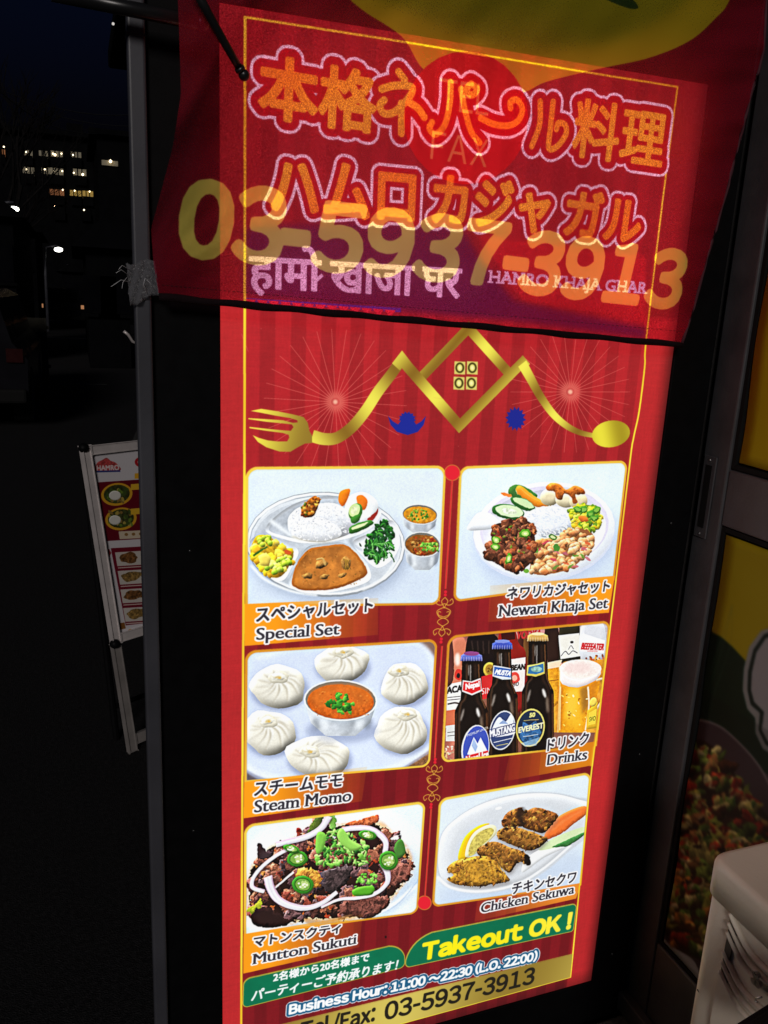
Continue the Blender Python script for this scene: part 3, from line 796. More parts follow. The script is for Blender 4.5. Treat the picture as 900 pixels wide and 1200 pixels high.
def momo(cx, cy, rx, ry, kx, ky, seed):
    random.seed(seed)
    A.ell(cx + 6, cy + 16, rx * 1.02, ry * .96, (118, 128, 160), soft=6, a=.7)
    A.ell(cx, cy, rx, ry, (226, 220, 204), irr=.09, shade=.75, rad=14)
    A.ell(cx - rx * .08, cy - ry * .12, rx * .78, ry * .72, (238, 232, 216), irr=.08, soft=9, a=.75)
    for k in range(12):
        t = k * math.tau / 12 + random.uniform(-.22, .22)
        x1, y1 = cx + rx * .8 * math.cos(t), cy + ry * .8 * math.sin(t)
        mx, my = (kx + x1) / 2 + (y1 - ky) * .14, (ky + y1) / 2 - (x1 - kx) * .14
        A.line([(kx + (x1 - kx) * .12, ky + (y1 - ky) * .12), (mx, my), (x1, y1)], 13, (160, 148, 124), sm=True, wd2=2.5, soft=2, a=.85)
        A.line([(kx + (x1 - kx) * .12 + 5, ky + (y1 - ky) * .12 - 2), (mx + 6, my - 2), (x1 + 3, y1 - 2)], 10, (255, 253, 246), sm=True, wd2=2, soft=2, a=.9)
    A.ell(kx, ky, 40, 27, (222, 214, 192), irr=.16, shade=.35, rad=4)
    A.ell(kx - 2, ky - 3, 27, 17, (244, 238, 218), irr=.2, shade=.45, rad=4)
    for k in range(5): tq = random.uniform(0, 6.28); A.line([(kx, ky), (kx + 20 * math.cos(tq), ky + 12 * math.sin(tq)), (kx + 34 * math.cos(tq + .3), ky + 22 * math.sin(tq + .3))], 3.5, random.choice([(196, 184, 152), (250, 246, 232)]), sm=True, soft=1, a=.8)
    A.ell(kx, ky, 11, 7, (206, 178, 116), irr=.3, a=.8, soft=1); A.ell(kx + 4, ky + 2, 6, 4, (216, 172, 84), a=.7)
momo(450, 130, 110, 76, 455, 82, 1); momo(194, 222, 116, 86, 195, 185, 2); momo(705, 212, 97, 84, 682, 158, 3)
momo(158, 408, 104, 92, 152, 362, 4); momo(692, 400, 110, 92, 716, 334, 5); momo(356, 505, 130, 84, 322, 486, 6)
random.seed(21)
A.ell(455, 400, 150, 50, (120, 130, 160), soft=8, a=.6)
cup(A, 446, 278, 150, 84, 92, (196, 92, 28), 2, base_f=.8)
A.ell(446, 262, 128, 52, (206, 104, 34), tex=.15, tn='N3', a=.7, soft=4)
for k in range(50): A.ell(random.uniform(330, 560), random.uniform(240, 340), random.uniform(2, 5), 2.5, random.choice([(230, 140, 60), (160, 66, 18), (222, 122, 44)]), a=.6)
for bx, by, n_ in ((450, 260, 7), (425, 295, 9), (470, 305, 10), (450, 312, 6)):
    for k in range(n_): A.ell(bx + random.uniform(-32, 32), by + random.uniform(-18, 18), random.uniform(9, 15), random.uniform(7, 11), random.choice([(66, 140, 40), (48, 116, 34), (90, 164, 52), (38, 96, 30)]), ang=random.uniform(0, 180), irr=.35, n=18, shade=.7, rad=2)

photo_look('steam momo', .5, seed=300)
# ---- drinks
ck = frame('drinks', (524.5, 745), (715, 727), (699, 874), (517, 893.5), (24, 20, 0, 18), bg=(120, 74, 58))
A = Painter(PS, PS.crop(500, 720, 3.913), ck)
A.poly([(80, 90), (200, 70), (200, 700), (60, 700)], (158, 92, 76), tex=.35, tn='N3')
A.poly([(400, 60), (620, 40), (620, 240), (400, 240)], (196, 130, 120), tex=.2, tn='N3')
A.poly([(690, 30), (860, 20), (840, 240), (690, 240)], (178, 164, 164), tex=.35, tn='N3')
# back row: rum bottle, round dark bottle, bourbon, vodka, wine, gin
A.poly([(110, 120), (160, 100), (182, 150), (190, 300), (95, 330)], (196, 110, 84), sm=True, shade=.4, rad=8); A.ell(140, 205, 12, 30, (250, 236, 226), soft=3, a=.8)
A.poly([(92, 320), (165, 305), (160, 520), (86, 520)], (216, 214, 206)); A.text('ACA', (92, 362), (160, 350), (92, 334), (36, 30, 30), grow=1)
A.ell(146, 275, 20, 26, (190, 50, 40)); A.ell(144, 280, 8, 12, (30, 26, 26)); A.line([(95, 410), (130, 404), (158, 412)], 7, (70, 50, 44), sm=True)
A.poly([(86, 440), (160, 430), (158, 500), (84, 510)], (192, 96, 66)); A.poly([(88, 510), (130, 505), (130, 580), (86, 580)], (206, 202, 196))
for y in (380, 392, 540, 556): A.line([(94, y), (152, y - 6)], 3, (90, 84, 80))
A.poly([(60, 120), (112, 100), (120, 300), (60, 320)], (96, 50, 40), sm=True, shade=.5, rad=6)
for bx_, w_, c_ in ((300, 22, (40, 22, 18)), (430, 30, (70, 30, 24)), (455, 26, (96, 60, 30)), (585, 24, (52, 34, 22))):
    A.poly([(bx_ - w_ * .4, 60), (bx_ + w_ * .4, 58), (bx_ + w_ * .5, 150), (bx_ + w_, 210), (bx_ + w_, 520), (bx_ - w_, 520), (bx_ - w_, 210), (bx_ - w_ * .5, 150)], c_, shade=.6, rad=5); A.line([(bx_ - w_ * .5, 200), (bx_ - w_ * .5, 480)], 3, (170, 140, 120), soft=1, a=.6)
A.poly([(185, 110), (250, 85), (320, 100), (350, 200), (345, 330), (185, 330)], (22, 14, 14), sm=True, shade=.5, rad=6)
for k in range(5): A.line([(205 + k * 26, 120), (212 + k * 24, 180)], 5, (70, 52, 46), soft=1, a=.6)
A.ell(288, 252, 30, 34, (196, 158, 60), shade=.4, rad=3); A.ell(288, 252, 20, 24, (150, 110, 40)); A.text('24', (276, 264), (300, 262), (276, 244), (60, 30, 16))
A.poly([(242, 285), (300, 272), (300, 380), (246, 390)], (186, 40, 40)); A.text('SIN', (250, 365), (296, 358), (250, 338), (240, 220, 200))
A.poly([(330, 80), (400, 70), (420, 130), (455, 190), (452, 420), (330, 420)], (124, 26, 20), sm=True, shade=.5, rad=6); A.poly([(340, 84), (402, 72), (404, 112), (342, 122)], (60, 18, 16))
A.poly([(382, 205), (452, 195), (446, 350), (376, 356)], (226, 208, 200)); A.text('BEAN', (386, 256), (448, 250), (386, 232), (36, 26, 24), grow=1)
A.ell(402, 290, 24, 26, (206, 70, 60), irr=.1); A.ell(402, 290, 12, 13, (236, 150, 130)); A.text('180', (382, 330), (420, 326), (382, 312), (60, 30, 26))
A.text('VODKA', (410, 112), (522, 104), (410, 76), (176, 48, 46), grow=1)
A.poly([(540, 66), (600, 58), (606, 240), (560, 240)], (44, 26, 20), sm=True, shade=.5, rad=5)
A.poly([(606, 52), (700, 44), (704, 220), (604, 220)], (44, 40, 24), shade=.5, rad=6); A.poly([(602, 95), (698, 84), (704, 190), (612, 204)], (226, 220, 206))
A.ell(664, 126, 8, 6, (60, 50, 40)); A.line([(648, 160), (660, 142), (672, 158)], 2, (50, 44, 40), sm=True); A.line([(614, 190), (634, 168), (650, 182), (668, 166), (690, 176)], 3, (50, 44, 40), sm=True)
A.poly([(712, 40), (800, 35), (820, 100), (815, 200), (706, 200)], (206, 206, 212), sm=True, shade=.35, rad=8)
A.poly([(700, 96), (714, 88), (714, 78), (724, 88), (816, 118), (812, 176), (702, 168)], (236, 234, 234)); A.text('BEEFEATER', (706, 158), (808, 162), (706, 130), (190, 36, 44), grow=1); A.text('LONDON', (736, 170), (780, 172), (736, 162), (190, 60, 60))
for k in range(26): A.ell(random.uniform(720, 810), random.uniform(175, 250), random.uniform(4, 10), 5, random.choice([(236, 150, 30), (250, 214, 150), (200, 90, 30), (120, 60, 30)]), ang=random.uniform(0, 180), a=.8)
# shelf side glow
A.poly([(600, 230), (840, 200), (800, 540), (560, 540)], (206, 134, 44), tex=.35, tn='N3')
# tall glass behind
A.poly([(540, 225), (606, 210), (606, 400), (575, 430), (575, 540), (548, 540), (550, 430), (535, 400)], (222, 142, 34), shade=.5, rad=5, tex=.2)
A.poly([(538, 222), (620, 206), (608, 240), (544, 250)], (232, 196, 160)); A.line([(548, 240), (550, 400)], 5, (250, 220, 150), soft=1); A.line([(566, 440), (564, 540)], 4, (250, 230, 190), soft=1)
A.line([(548, 305), (604, 298)], 4, (150, 84, 26))
# mug of beer
A.poly([(608, 240), (628, 216), (700, 204), (776, 212), (798, 240), (790, 330), (734, 540), (600, 540), (600, 330)], (224, 138, 22), tex=.15)
A.poly([(640, 320), (720, 320), (716, 520), (640, 520)], (252, 178, 44), soft=12, a=.75)
A.poly([(602, 330), (622, 330), (618, 530), (600, 530)], (170, 90, 20), soft=4, a=.7)
A.poly([(742, 320), (786, 300), (760, 440), (738, 500)], (182, 106, 28), soft=6, a=.7)
A.poly([(700, 340), (740, 320), (740, 420), (712, 460)], (130, 90, 36), soft=5, a=.8); A.poly([(640, 350), (690, 345), (680, 470), (632, 480)], (246, 182, 60), soft=5, a=.7)
for k in range(24): A.ell(random.uniform(612, 740), random.uniform(360, 520), random.uniform(3, 9), random.uniform(2, 5), random.choice([(250, 206, 90), (190, 110, 20), (254, 232, 170), (216, 132, 30), (150, 84, 16)]), ang=random.uniform(0, 180), a=.75)
A.line([(738, 330), (742, 420), (726, 530)], 7, (250, 236, 204), sm=True, soft=1); A.line([(612, 330), (608, 530)], 5, (250, 220, 150), soft=1)
A.line([(776, 300), (812, 300), (806, 380), (770, 440), (744, 450)], 12, (238, 214, 176), sm=True, a=.8, shade=.5, rad=2)
A.poly([(609, 250), (797, 240), (797, 272), (775, 300), (730, 322), (690, 334), (650, 330), (620, 318), (609, 300)], (238, 222, 216), shade=.3, rad=6)
A.line([(606, 236), (609, 330), (604, 420), (600, 540)], 4, (252, 226, 170), soft=1, a=.8)
A.ell(703, 247, 97, 42, (236, 222, 210))
A.ell(703, 247, 88, 37, (238, 216, 206), ang=0, tex=.08); A.ell(690, 244, 62, 24, (226, 192, 186), soft=4, a=.7); A.line([(614, 262), (650, 292), (710, 300), (780, 276)], 5, (252, 246, 244), sm=True, soft=1)
A.poly([(735, 440), (782, 400), (776, 520), (730, 525)], (214, 160, 40), shade=.4, rad=4); A.poly([(742, 450), (778, 430), (772, 500), (738, 508)], (236, 190, 60)); A.text('SVO', (744, 490), (772, 484), (744, 470), (60, 40, 20)); A.ell(762, 400, 16, 22, (240, 200, 80), ang=20, shade=.6, rad=3)
def bottle(cx, capy, w_, capc, sh0, label=None):
    nw = w_ * .28
    A.poly([(cx - nw, capy + 20), (cx + nw, capy + 20), (cx + nw + 5, sh0 - 90), (cx + nw + 8, sh0 - 50), (cx + w_ * .5, sh0), (cx + w_ * .52, 760), (cx - w_ * .52, 760), (cx - w_ * .5, sh0), (cx - nw - 8, sh0 - 50), (cx - nw - 5, sh0 - 90)], (20, 13, 10), sm=False)
    A.line([(cx - nw * .5, capy + 40), (cx - nw * .6, sh0 - 70), (cx - w_ * .36, sh0), (cx - w_ * .36, 700)], 7, (96, 66, 46), sm=True, soft=2, a=.75)
    A.line([(cx + nw * .4, capy + 40), (cx + nw * .6, sh0 - 60), (cx + w_ * .34, sh0 + 10), (cx + w_ * .36, 640)], 8, (64, 40, 28), sm=True, soft=3, a=.75)
    A.line([(cx - w_ * .46, sh0 + 10), (cx - w_ * .49, 700)], 5, (104, 62, 34), soft=2, a=.9); A.line([(cx + w_ * .46, sh0 + 10), (cx + w_ * .49, 700)], 6, (120, 72, 38), soft=2, a=.9)
    A.line([(cx + nw * .75, capy + 40), (cx + nw * .95, sh0 - 80), (cx + w_ * .42, sh0 - 10)], 4, (130, 82, 46), sm=True, soft=1, a=.9)
    A.line([(cx - nw * .1, capy + 44), (cx - nw * .1, sh0 - 120)], 3, (226, 220, 214), soft=1, a=.85)
    A.ell(cx + w_ * .30, sh0 + 60, 6, 40, (150, 130, 112), ang=-4, soft=3, a=.7); A.ell(cx - w_ * .28, sh0 + 20, 5, 30, (170, 158, 148), ang=14, soft=2, a=.7)
    A.ell(cx + w_ * .2, sh0 + 8, 7, 22, (236, 230, 224), ang=-15, soft=2, a=.85); A.ell(cx - nw * .3, capy + 70, 3, 26, (180, 170, 160), soft=1, a=.6)
    A.poly([(cx - nw * 1.12, capy), (cx - nw * .6, capy - 12), (cx + nw * .6, capy - 12), (cx + nw * 1.12, capy), (cx + nw * 1.2, capy + 26), (cx - nw * 1.2, capy + 26)], capc, shade=.7, rad=3)
    for k in range(-4, 5): A.line([(cx + k * nw * .27, capy + 8), (cx + k * nw * .28, capy + 27)], 2, (230, 220, 220), a=.45)
bottle(508, 96, 146, (196, 150, 80), 352); A.ell(508, 88, 30, 7, (236, 206, 150))
bottle(345, 132, 142, (60, 74, 160), 372); A.ell(345, 122, 34, 8, (110, 120, 190))
bottle(204, 186, 152, (90, 96, 170), 440); A.ell(204, 178, 36, 10, (120, 60, 110))
A.poly([(460, 232), (500, 226), (538, 216), (540, 270), (500, 284), (456, 278)], (214, 190, 90), shade=.3, rad=3); A.poly([(466, 240), (534, 224), (536, 262), (500, 274), (462, 270)], (54, 104, 140)); A.ell(502, 250, 26, 13, (120, 160, 150), tex=.3)
A.ell(474, 518, 66, 88, (206, 172, 90), ang=10); A.ell(474, 518, 59, 80, (30, 44, 62), ang=10); A.poly([(424, 560), (440, 490), (470, 505), (500, 485), (524, 540), (500, 590), (450, 598)], (52, 90, 130), tex=.4); A.poly([(430, 590), (520, 560), (500, 600), (450, 604)], (150, 180, 200), a=.6)
A.text('EVEREST', (420, 542), (532, 518), (420, 518), (240, 226, 160), grow=1); A.text('50', (470, 470), (494, 467), (470, 452), (220, 190, 110), grow=1); A.line([(444, 486), (512, 480)], 3, (180, 150, 90)); A.line([(440, 560), (510, 548)], 3, (180, 190, 190))
A.poly([(304, 232), (345, 238), (384, 246), (386, 296), (346, 298), (300, 282)], (206, 214, 226), shade=.3, rad=3); A.poly([(308, 238), (384, 250), (384, 288), (306, 278)], (54, 96, 160)); A.text('MUSTA', (310, 272), (380, 280), (310, 250), (240, 244, 250), grow=1, slant=.2)
A.ell(346, 530, 58, 92, (206, 212, 220), ang=12); A.ell(346, 530, 53, 86, (52, 66, 106), ang=12); A.poly([(300, 520), (330, 470), (360, 490), (388, 455), (400, 520), (396, 548), (296, 560)], (214, 220, 232), sm=True); A.poly([(330, 500), (350, 482), (372, 500)], (130, 150, 190))
A.text('MUSTANG', (290, 562), (402, 532), (290, 530), (238, 240, 246), grow=1, halo=2, halo_c=(56, 66, 110)); A.line([(306, 586), (390, 566)], 4, (200, 204, 214)); A.line([(316, 602), (372, 590)], 3, (190, 170, 110))
A.poly([(164, 300), (204, 306), (246, 290), (252, 350), (206, 370), (160, 352)], (230, 226, 226), shade=.3, rad=3); A.poly([(168, 306), (206, 312), (244, 298), (248, 344), (206, 362), (164, 346)], (196, 34, 40)); A.text('Nepal', (178, 342), (240, 328), (178, 318), (244, 240, 240), grow=1)
A.ell(222, 612, 64, 108, (206, 198, 190), ang=8); A.ell(224, 612, 58, 102, (60, 76, 160), ang=8); A.poly([(184, 640), (214, 560), (232, 590), (246, 562), (280, 630), (270, 660)], (226, 232, 242)); A.poly([(205, 600), (214, 566), (232, 604), (222, 630)], (150, 170, 210))
A.poly([(176, 648), (280, 622), (286, 700), (172, 700)], (200, 36, 44)); A.text('Nepal Ice', (180, 680), (282, 652), (180, 650), (240, 236, 236), grow=1); A.text('PREMIUM LAGER', (186, 560), (282, 522), (186, 548), (230, 226, 210))
for k in range(34): A.ell(random.uniform(70, 125), random.uniform(600, 690), random.uniform(3, 8), 4, random.choice([(230, 220, 200), (170, 140, 110), (90, 60, 50), (210, 180, 120)]), ang=random.uniform(0, 180), a=.7)
# ---- mutton sukuti
ck = frame('mutton sukuti', (286, 966.5), (498.5, 938.5), (489.5, 1070), (285.5, 1097), (22, 20, 20, 0), bg=(214, 226, 238))
A = Painter(PS, PS.crop(280, 930, 3.75), ck)
A.ell(420, 330, 420, 300, (226, 234, 244), ang=-8, soft=6); A.ell(430, 400, 380, 210, (170, 184, 204), ang=-12, soft=14, a=.8)
A.line([(10, 560), (200, 620), (420, 590), (640, 510), (780, 400)], 18, (240, 244, 250), sm=True, soft=4)
A.line([(560, 560), (700, 480), (800, 360)], 5, (150, 166, 190), sm=True, soft=2); A.line([(560, 530), (690, 456), (780, 350)], 4, (180, 192, 210), sm=True, soft=2)
A.poly([(40, 340), (90, 270), (150, 220), (260, 180), (340, 110), (430, 130), (600, 110), (690, 180), (750, 250), (760, 350), (700, 420), (640, 500), (540, 540), (440, 560), (300, 560), (160, 585), (70, 570), (30, 470)], (200, 130, 70), sm=True, soft=5, a=.7)
A.poly([(50, 340), (100, 280), (150, 230), (260, 190), (340, 130), (430, 140), (590, 130), (680, 190), (735, 250), (745, 350), (690, 420), (630, 490), (540, 530), (440, 545), (300, 545), (160, 570), (80, 560), (45, 470)], (42, 24, 20), sm=True)
reg = [(50, 340), (100, 280), (150, 230), (260, 190), (340, 130), (430, 140), (590, 130), (680, 190), (735, 250), (745, 350), (690, 420), (630, 490), (540, 530), (440, 545), (300, 545), (160, 570), (80, 560), (45, 470)]
scatter(A, reg, 170, (18, 44), [(96, 58, 48), (70, 42, 36), (118, 72, 58), (58, 38, 38), (134, 80, 60), (84, 60, 60), (104, 50, 40)], irr=.22, asp=(.4, .8), shade=1.0, rad=5, tex=.5, hi=.10)
scatter(A, reg, 60, (5, 13), [(150, 60, 34), (170, 84, 40), (120, 46, 30), (196, 120, 60)], irr=.3, rad=2, a=.8)
A.poly([(470, 130), (560, 105), (610, 92), (606, 122), (560, 136), (500, 142)], (176, 92, 60), sm=True, shade=.6, rad=4, tex=.4)
A.poly([(80, 225), (96, 218), (120, 250), (150, 245), (140, 275), (90, 290)], (60, 44, 46), sm=True, shade=.7, rad=3)
A.poly([(360, 345), (420, 322), (500, 310), (505, 330), (470, 400), (420, 440), (370, 420)], (58, 46, 46), shade=1, rad=7, tex=.5, hi=.15)
A.poly([(250, 345), (290, 325), (350, 345), (360, 400), (310, 410)], (186, 120, 50), sm=True, shade=.8, rad=5, tex=.5)
A.poly([(60, 505), (130, 500), (200, 540), (250, 560), (150, 586), (66, 572)], (40, 24, 22), sm=True, shade=.8, rad=5)
A.poly([(440, 520), (480, 460), (560, 450), (650, 455), (655, 490), (590, 540), (540, 546)], (92, 54, 46), sm=True, shade=.9, rad=7, tex=.5, hi=.1)
A.poly([(660, 340), (720, 300), (758, 330), (752, 372), (700, 400), (664, 400)], (112, 66, 56), sm=True, shade=.9, rad=7, tex=.5, hi=.1)
A.poly([(36, 508), (60, 490), (100, 465), (104, 490), (70, 510), (50, 525)], (150, 150, 40), sm=True, shade=.5, rad=3)
A.poly([(300, 165), (330, 110), (370, 96), (360, 150), (310, 170)], (80, 90, 40), sm=True, shade=.6, rad=4)
A.poly([(396, 95), (420, 92), (428, 140), (404, 160)], (110, 150, 70), sm=True, shade=.5, rad=3)
def onion(pts, w_, w2=None, pink=True):
    A.line([(x + 3, y + 6) for x, y in pts], w_ + 4, (40, 24, 26), sm=True, soft=2, a=.6, wd2=w2)
    A.line(pts, w_, (206, 172, 196) if pink else (212, 204, 206), sm=True, wd2=w2, shade=.4, rad=3)
    A.line([(x, y + 3) for x, y in pts], w_ * .72, (232, 226, 232), sm=True, wd2=None if w2 is None else w2 * .7, shade=.3, rad=3)
    A.line([(x, y + 5) for x, y in pts], w_ * .16, (218, 212, 220), sm=True)
photo_look('mutton sukuti', 3.4, sharp=.5, lift=.1, seed=510, thr=.75)
onion([(162, 222), (220, 208), (300, 186), (360, 150), (395, 98)], 26, 34)
onion([(404, 198), (440, 165), (500, 150), (570, 152), (620, 180), (645, 215), (640, 262)], 26)
onion([(210, 244), (160, 272), (100, 320), (62, 370), (60, 410), (110, 428)], 18)
onion([(126, 362), (138, 412), (170, 462), (230, 492), (300, 500), (370, 476), (430, 430)], 38, 22)
onion([(628, 300), (650, 340), (650, 390), (600, 436), (520, 456), (440, 462), (360, 496)], 34, 9)
onion([(240, 342), (200, 375), (160, 410)], 10, 7, False)
# herbs
scatter(A, [(340, 300), (350, 230), (360, 180), (430, 160), (520, 190), (560, 230), (580, 300), (520, 320), (430, 310), (380, 320)], 150, (6, 17), [(104, 166, 60), (74, 136, 46), (124, 186, 80), (44, 96, 34), (60, 40, 30), (140, 196, 90)], irr=.45, asp=(.3, .9), shade=.8, rad=3, hi=.15)
A.poly([(336, 250), (340, 180), (360, 165), (382, 185), (370, 240), (352, 262)], (120, 186, 70), sm=True, shade=.5, rad=4)
A.poly([(430, 180), (448, 150), (470, 170), (490, 200), (540, 230), (500, 250), (450, 220)], (140, 200, 84), sm=True, shade=.6, rad=4)
scatter(A, [(500, 400), (560, 335), (610, 340), (600, 400), (540, 440)], 30, (5, 12), [(104, 176, 60), (84, 156, 50), (130, 200, 80)], irr=.35, shade=.7, rad=2)
def chilli(cx, cy, rx, ry, an=0):
    A.ell(cx, cy + 3, rx + 3, ry + 3, (40, 40, 20), ang=an, soft=2, a=.6)
    A.ell(cx, cy, rx, ry, (58, 132, 36), ang=an, shade=.6, rad=3, hi=.2); A.ell(cx, cy, rx * .74, ry * .72, (40, 70, 26), ang=an)
    A.ell(cx, cy, rx * .68, ry * .66, (116, 160, 66), ang=an); A.ell(cx + rx * .1, cy, rx * .3, ry * .5, (176, 200, 116), irr=.4, ang=random.uniform(0, 90))
    for k in range(7): A.ell(cx + random.uniform(-.42, .42) * rx, cy + random.uniform(-.42, .42) * ry, 5, 4, (236, 238, 190))
chilli(256, 284, 46, 34, -5); chilli(280, 398, 48, 40, 8); chilli(656, 292, 42, 42, 0); chilli(564, 180, 40, 20, 10); chilli(230, 240, 38, 16, 15)
A.poly([(496, 425), (530, 408), (590, 405), (586, 440), (540, 448), (506, 446)], (84, 160, 40), sm=True, shade=.7, rad=4, hi=.2)
A.poly([(700, 200), (722, 210), (730, 260), (700, 280), (680, 240)], (70, 120, 50), sm=True, shade=.6, rad=4)
A.ell(686, 192, 16, 10, (230, 220, 214), irr=.4, ang=-30); A.poly([(286, 545), (360, 555), (440, 540), (500, 530), (400, 575), (320, 580)], (176, 130, 80), sm=True, a=.7, soft=2)

photo_look('mutton sukuti', .7, seed=500, sharp=.5, lift=.15)
# ---- chicken sekuwa
ck = frame('chicken sekuwa', (514.5, 936), (692.5, 904.5), (681, 1037), (506, 1063), (20, 20, 0, 18), bg=(218, 228, 238))
A = Painter(PS, PS.crop(490, 890, 4.0909), ck)
A.poly([(80, 600), (820, 420), (820, 740), (80, 740)], (186, 200, 222), soft=30, a=.8)
A.poly([(100, 380), (180, 280), (320, 200), (480, 160), (640, 156), (760, 180), (820, 200), (830, 340), (720, 440), (600, 540), (470, 610), (300, 640), (160, 620), (92, 560)], (196, 200, 206), sm=True, soft=2)
A.poly([(108, 370), (190, 275), (320, 205), (480, 166), (640, 162), (760, 188), (830, 220), (830, 330), (700, 430), (590, 520), (460, 590), (300, 618), (170, 600), (100, 540)], (222, 224, 228), sm=True, shade=.2, rad=10)
A.poly([(150, 430), (210, 320), (340, 240), (500, 196), (660, 200), (780, 240), (790, 330), (680, 410), (560, 510), (430, 570), (280, 590), (180, 560)], (206, 209, 214), sm=True, soft=8)
A.line([(90, 560), (160, 612), (300, 630), (470, 596), (600, 520), (730, 410)], 11, (250, 250, 252), sm=True, soft=2)
A.ell(384, 232, 16, 6, (255, 255, 255), ang=-15, soft=1)
A.poly([(500, 540), (600, 470), (700, 420), (660, 408), (580, 430), (510, 480)], (240, 240, 240), sm=True, shade=.3, rad=5)
A.poly([(190, 476), (200, 420), (230, 360), (290, 315), (340, 308), (260, 370), (240, 460), (220, 476)], (240, 190, 30), sm=True, shade=.4, rad=5)
A.poly([(224, 462), (236, 400), (270, 345), (330, 312), (368, 316), (374, 350), (350, 380), (290, 440), (250, 462)], (232, 226, 180), sm=True, shade=.3, rad=4)
A.poly([(240, 456), (250, 400), (285, 352), (340, 326), (362, 340), (340, 378), (290, 424), (262, 456)], (206, 186, 92), sm=True, tex=.25)
A.poly([(576, 432), (620, 392), (700, 352), (792, 322), (790, 350), (700, 400), (640, 424)], (206, 224, 170), sm=True); A.poly([(640, 418), (700, 390), (792, 348), (788, 366), (720, 412), (690, 416)], (60, 120, 60), sm=True, shade=.5, rad=4)
A.poly([(600, 372), (620, 330), (660, 280), (730, 240), (800, 222), (802, 262), (740, 310), (690, 350), (640, 374), (615, 382)], (238, 110, 46), sm=True, shade=.5, rad=6, hi=.15); A.line([(640, 340), (700, 290), (780, 245)], 8, (246, 140, 80), sm=True, soft=3, a=.7)
def meat(pts, c_, seed):
    random.seed(seed)
    A.poly([(x + 4, y + 12) for x, y in pts], (110, 100, 96), sm=True, soft=6, a=.55)
    A.poly(pts, c_, sm=True, shade=1.0, rad=9, tex=.55, hi=.15)
    scatter(A, pts, 60, (5, 14), [(150, 96, 36), (176, 118, 44), (110, 64, 28), (84, 50, 26), (190, 138, 60), (126, 90, 34)], irr=.3, asp=(.3, .7), shade=.8, rad=2, a=.8)
    for k in range(14):
        i = random.randrange(len(pts)); x, y = pts[i]; cx = sum(q[0] for q in pts) / len(pts); cy = sum(q[1] for q in pts) / len(pts); f = random.uniform(.02, .2)
        A.ell(x + (cx - x) * f, y + (cy - y) * f, random.uniform(5, 11), random.uniform(3, 6), (46, 28, 18), irr=.4, ang=random.uniform(0, 180), a=.8)
meat([(402, 290), (430, 250), (490, 228), (515, 245), (560, 228), (620, 242), (670, 266), (640, 310), (600, 350), (550, 340), (480, 318), (430, 326), (404, 318)], (118, 70, 32), 1)
A.poly([(470, 245), (500, 228), (516, 250), (500, 280), (520, 310), (490, 315), (476, 280)], (34, 24, 20), sm=True, soft=3, a=.8)
meat([(378, 345), (410, 325), (460, 322), (530, 340), (600, 368), (618, 384), (580, 420), (530, 434), (480, 420), (430, 400), (384, 378)], (140, 92, 40), 2)
meat([(280, 430), (320, 405), (370, 392), (440, 420), (500, 440), (530, 470), (530, 500), (480, 490), (440, 540), (400, 520), (350, 480), (296, 460)], (128, 84, 36), 3)
A.poly([(505, 455), (530, 462), (538, 500), (515, 502)], (30, 24, 22), sm=True)
meat([(136, 525), (170, 488), (230, 470), (300, 460), (360, 478), (400, 530), (438, 575), (400, 590), (300, 606), (220, 602), (170, 592), (136, 572), (168, 552)], (176, 122, 40), 4)
random.seed(31)
for k in range(16): A.line([(200 + k * 13, 480 + random.uniform(-8, 8)), (212 + k * 13, 530), (206 + k * 14, 596 - abs(k - 8) * 3)], 5, random.choice([(210, 160, 60), (120, 76, 26), (196, 146, 50)]), sm=True, a=.6, soft=1)

photo_look('drinks', .45, sharp=.8, lift=.25, seed=400)
photo_look('chicken sekuwa', 2.2, seed=600)
# ------------------------------------------------------------------ caption bands
def band(pts, xa, xb, hi=(255, 160, 20), side='l'):
    q = [P.T(*c) for c in pts]; xs = [c[0] for c in q]; x0, x1 = min(xs), max(xs)
    m_, X, Y = rast([np.array(q)], PS.w, PS.h)
    t = np.clip((np.arange(X, X + m_.shape[1]) - x0) / (x1 - x0), 0, 1)
    if side == 'r': t = 1 - t
    al = np.clip(1.0 - np.clip(t - .22, 0, 1) * 1.05, 0.0, 1)
    al = np.where(t > .62, al * .75 + .0, al)
    P.put(m_ * al[None, :], X, Y, hi)
band([(286.5, 707.5), (443, 700.5), (443, 744), (286.5, 757)], 0, 1)
band([(574, 686), (720.5, 674.5), (713.5, 718), (572, 729)], 0, 1, side='r')
band([(286, 916), (430, 898), (424, 939), (285.5, 959)], 0, 1)
band([(597, 885), (699.5, 868), (693, 897), (590, 916)], 0, 1, side='r', hi=(222, 130, 20))
band([(285.5, 1094), (425, 1071), (421, 1110), (285, 1141)], 0, 1)
band([(560, 1054), (681.5, 1034), (675, 1053), (556, 1080)], 0, 1, side='r', hi=(236, 140, 40))
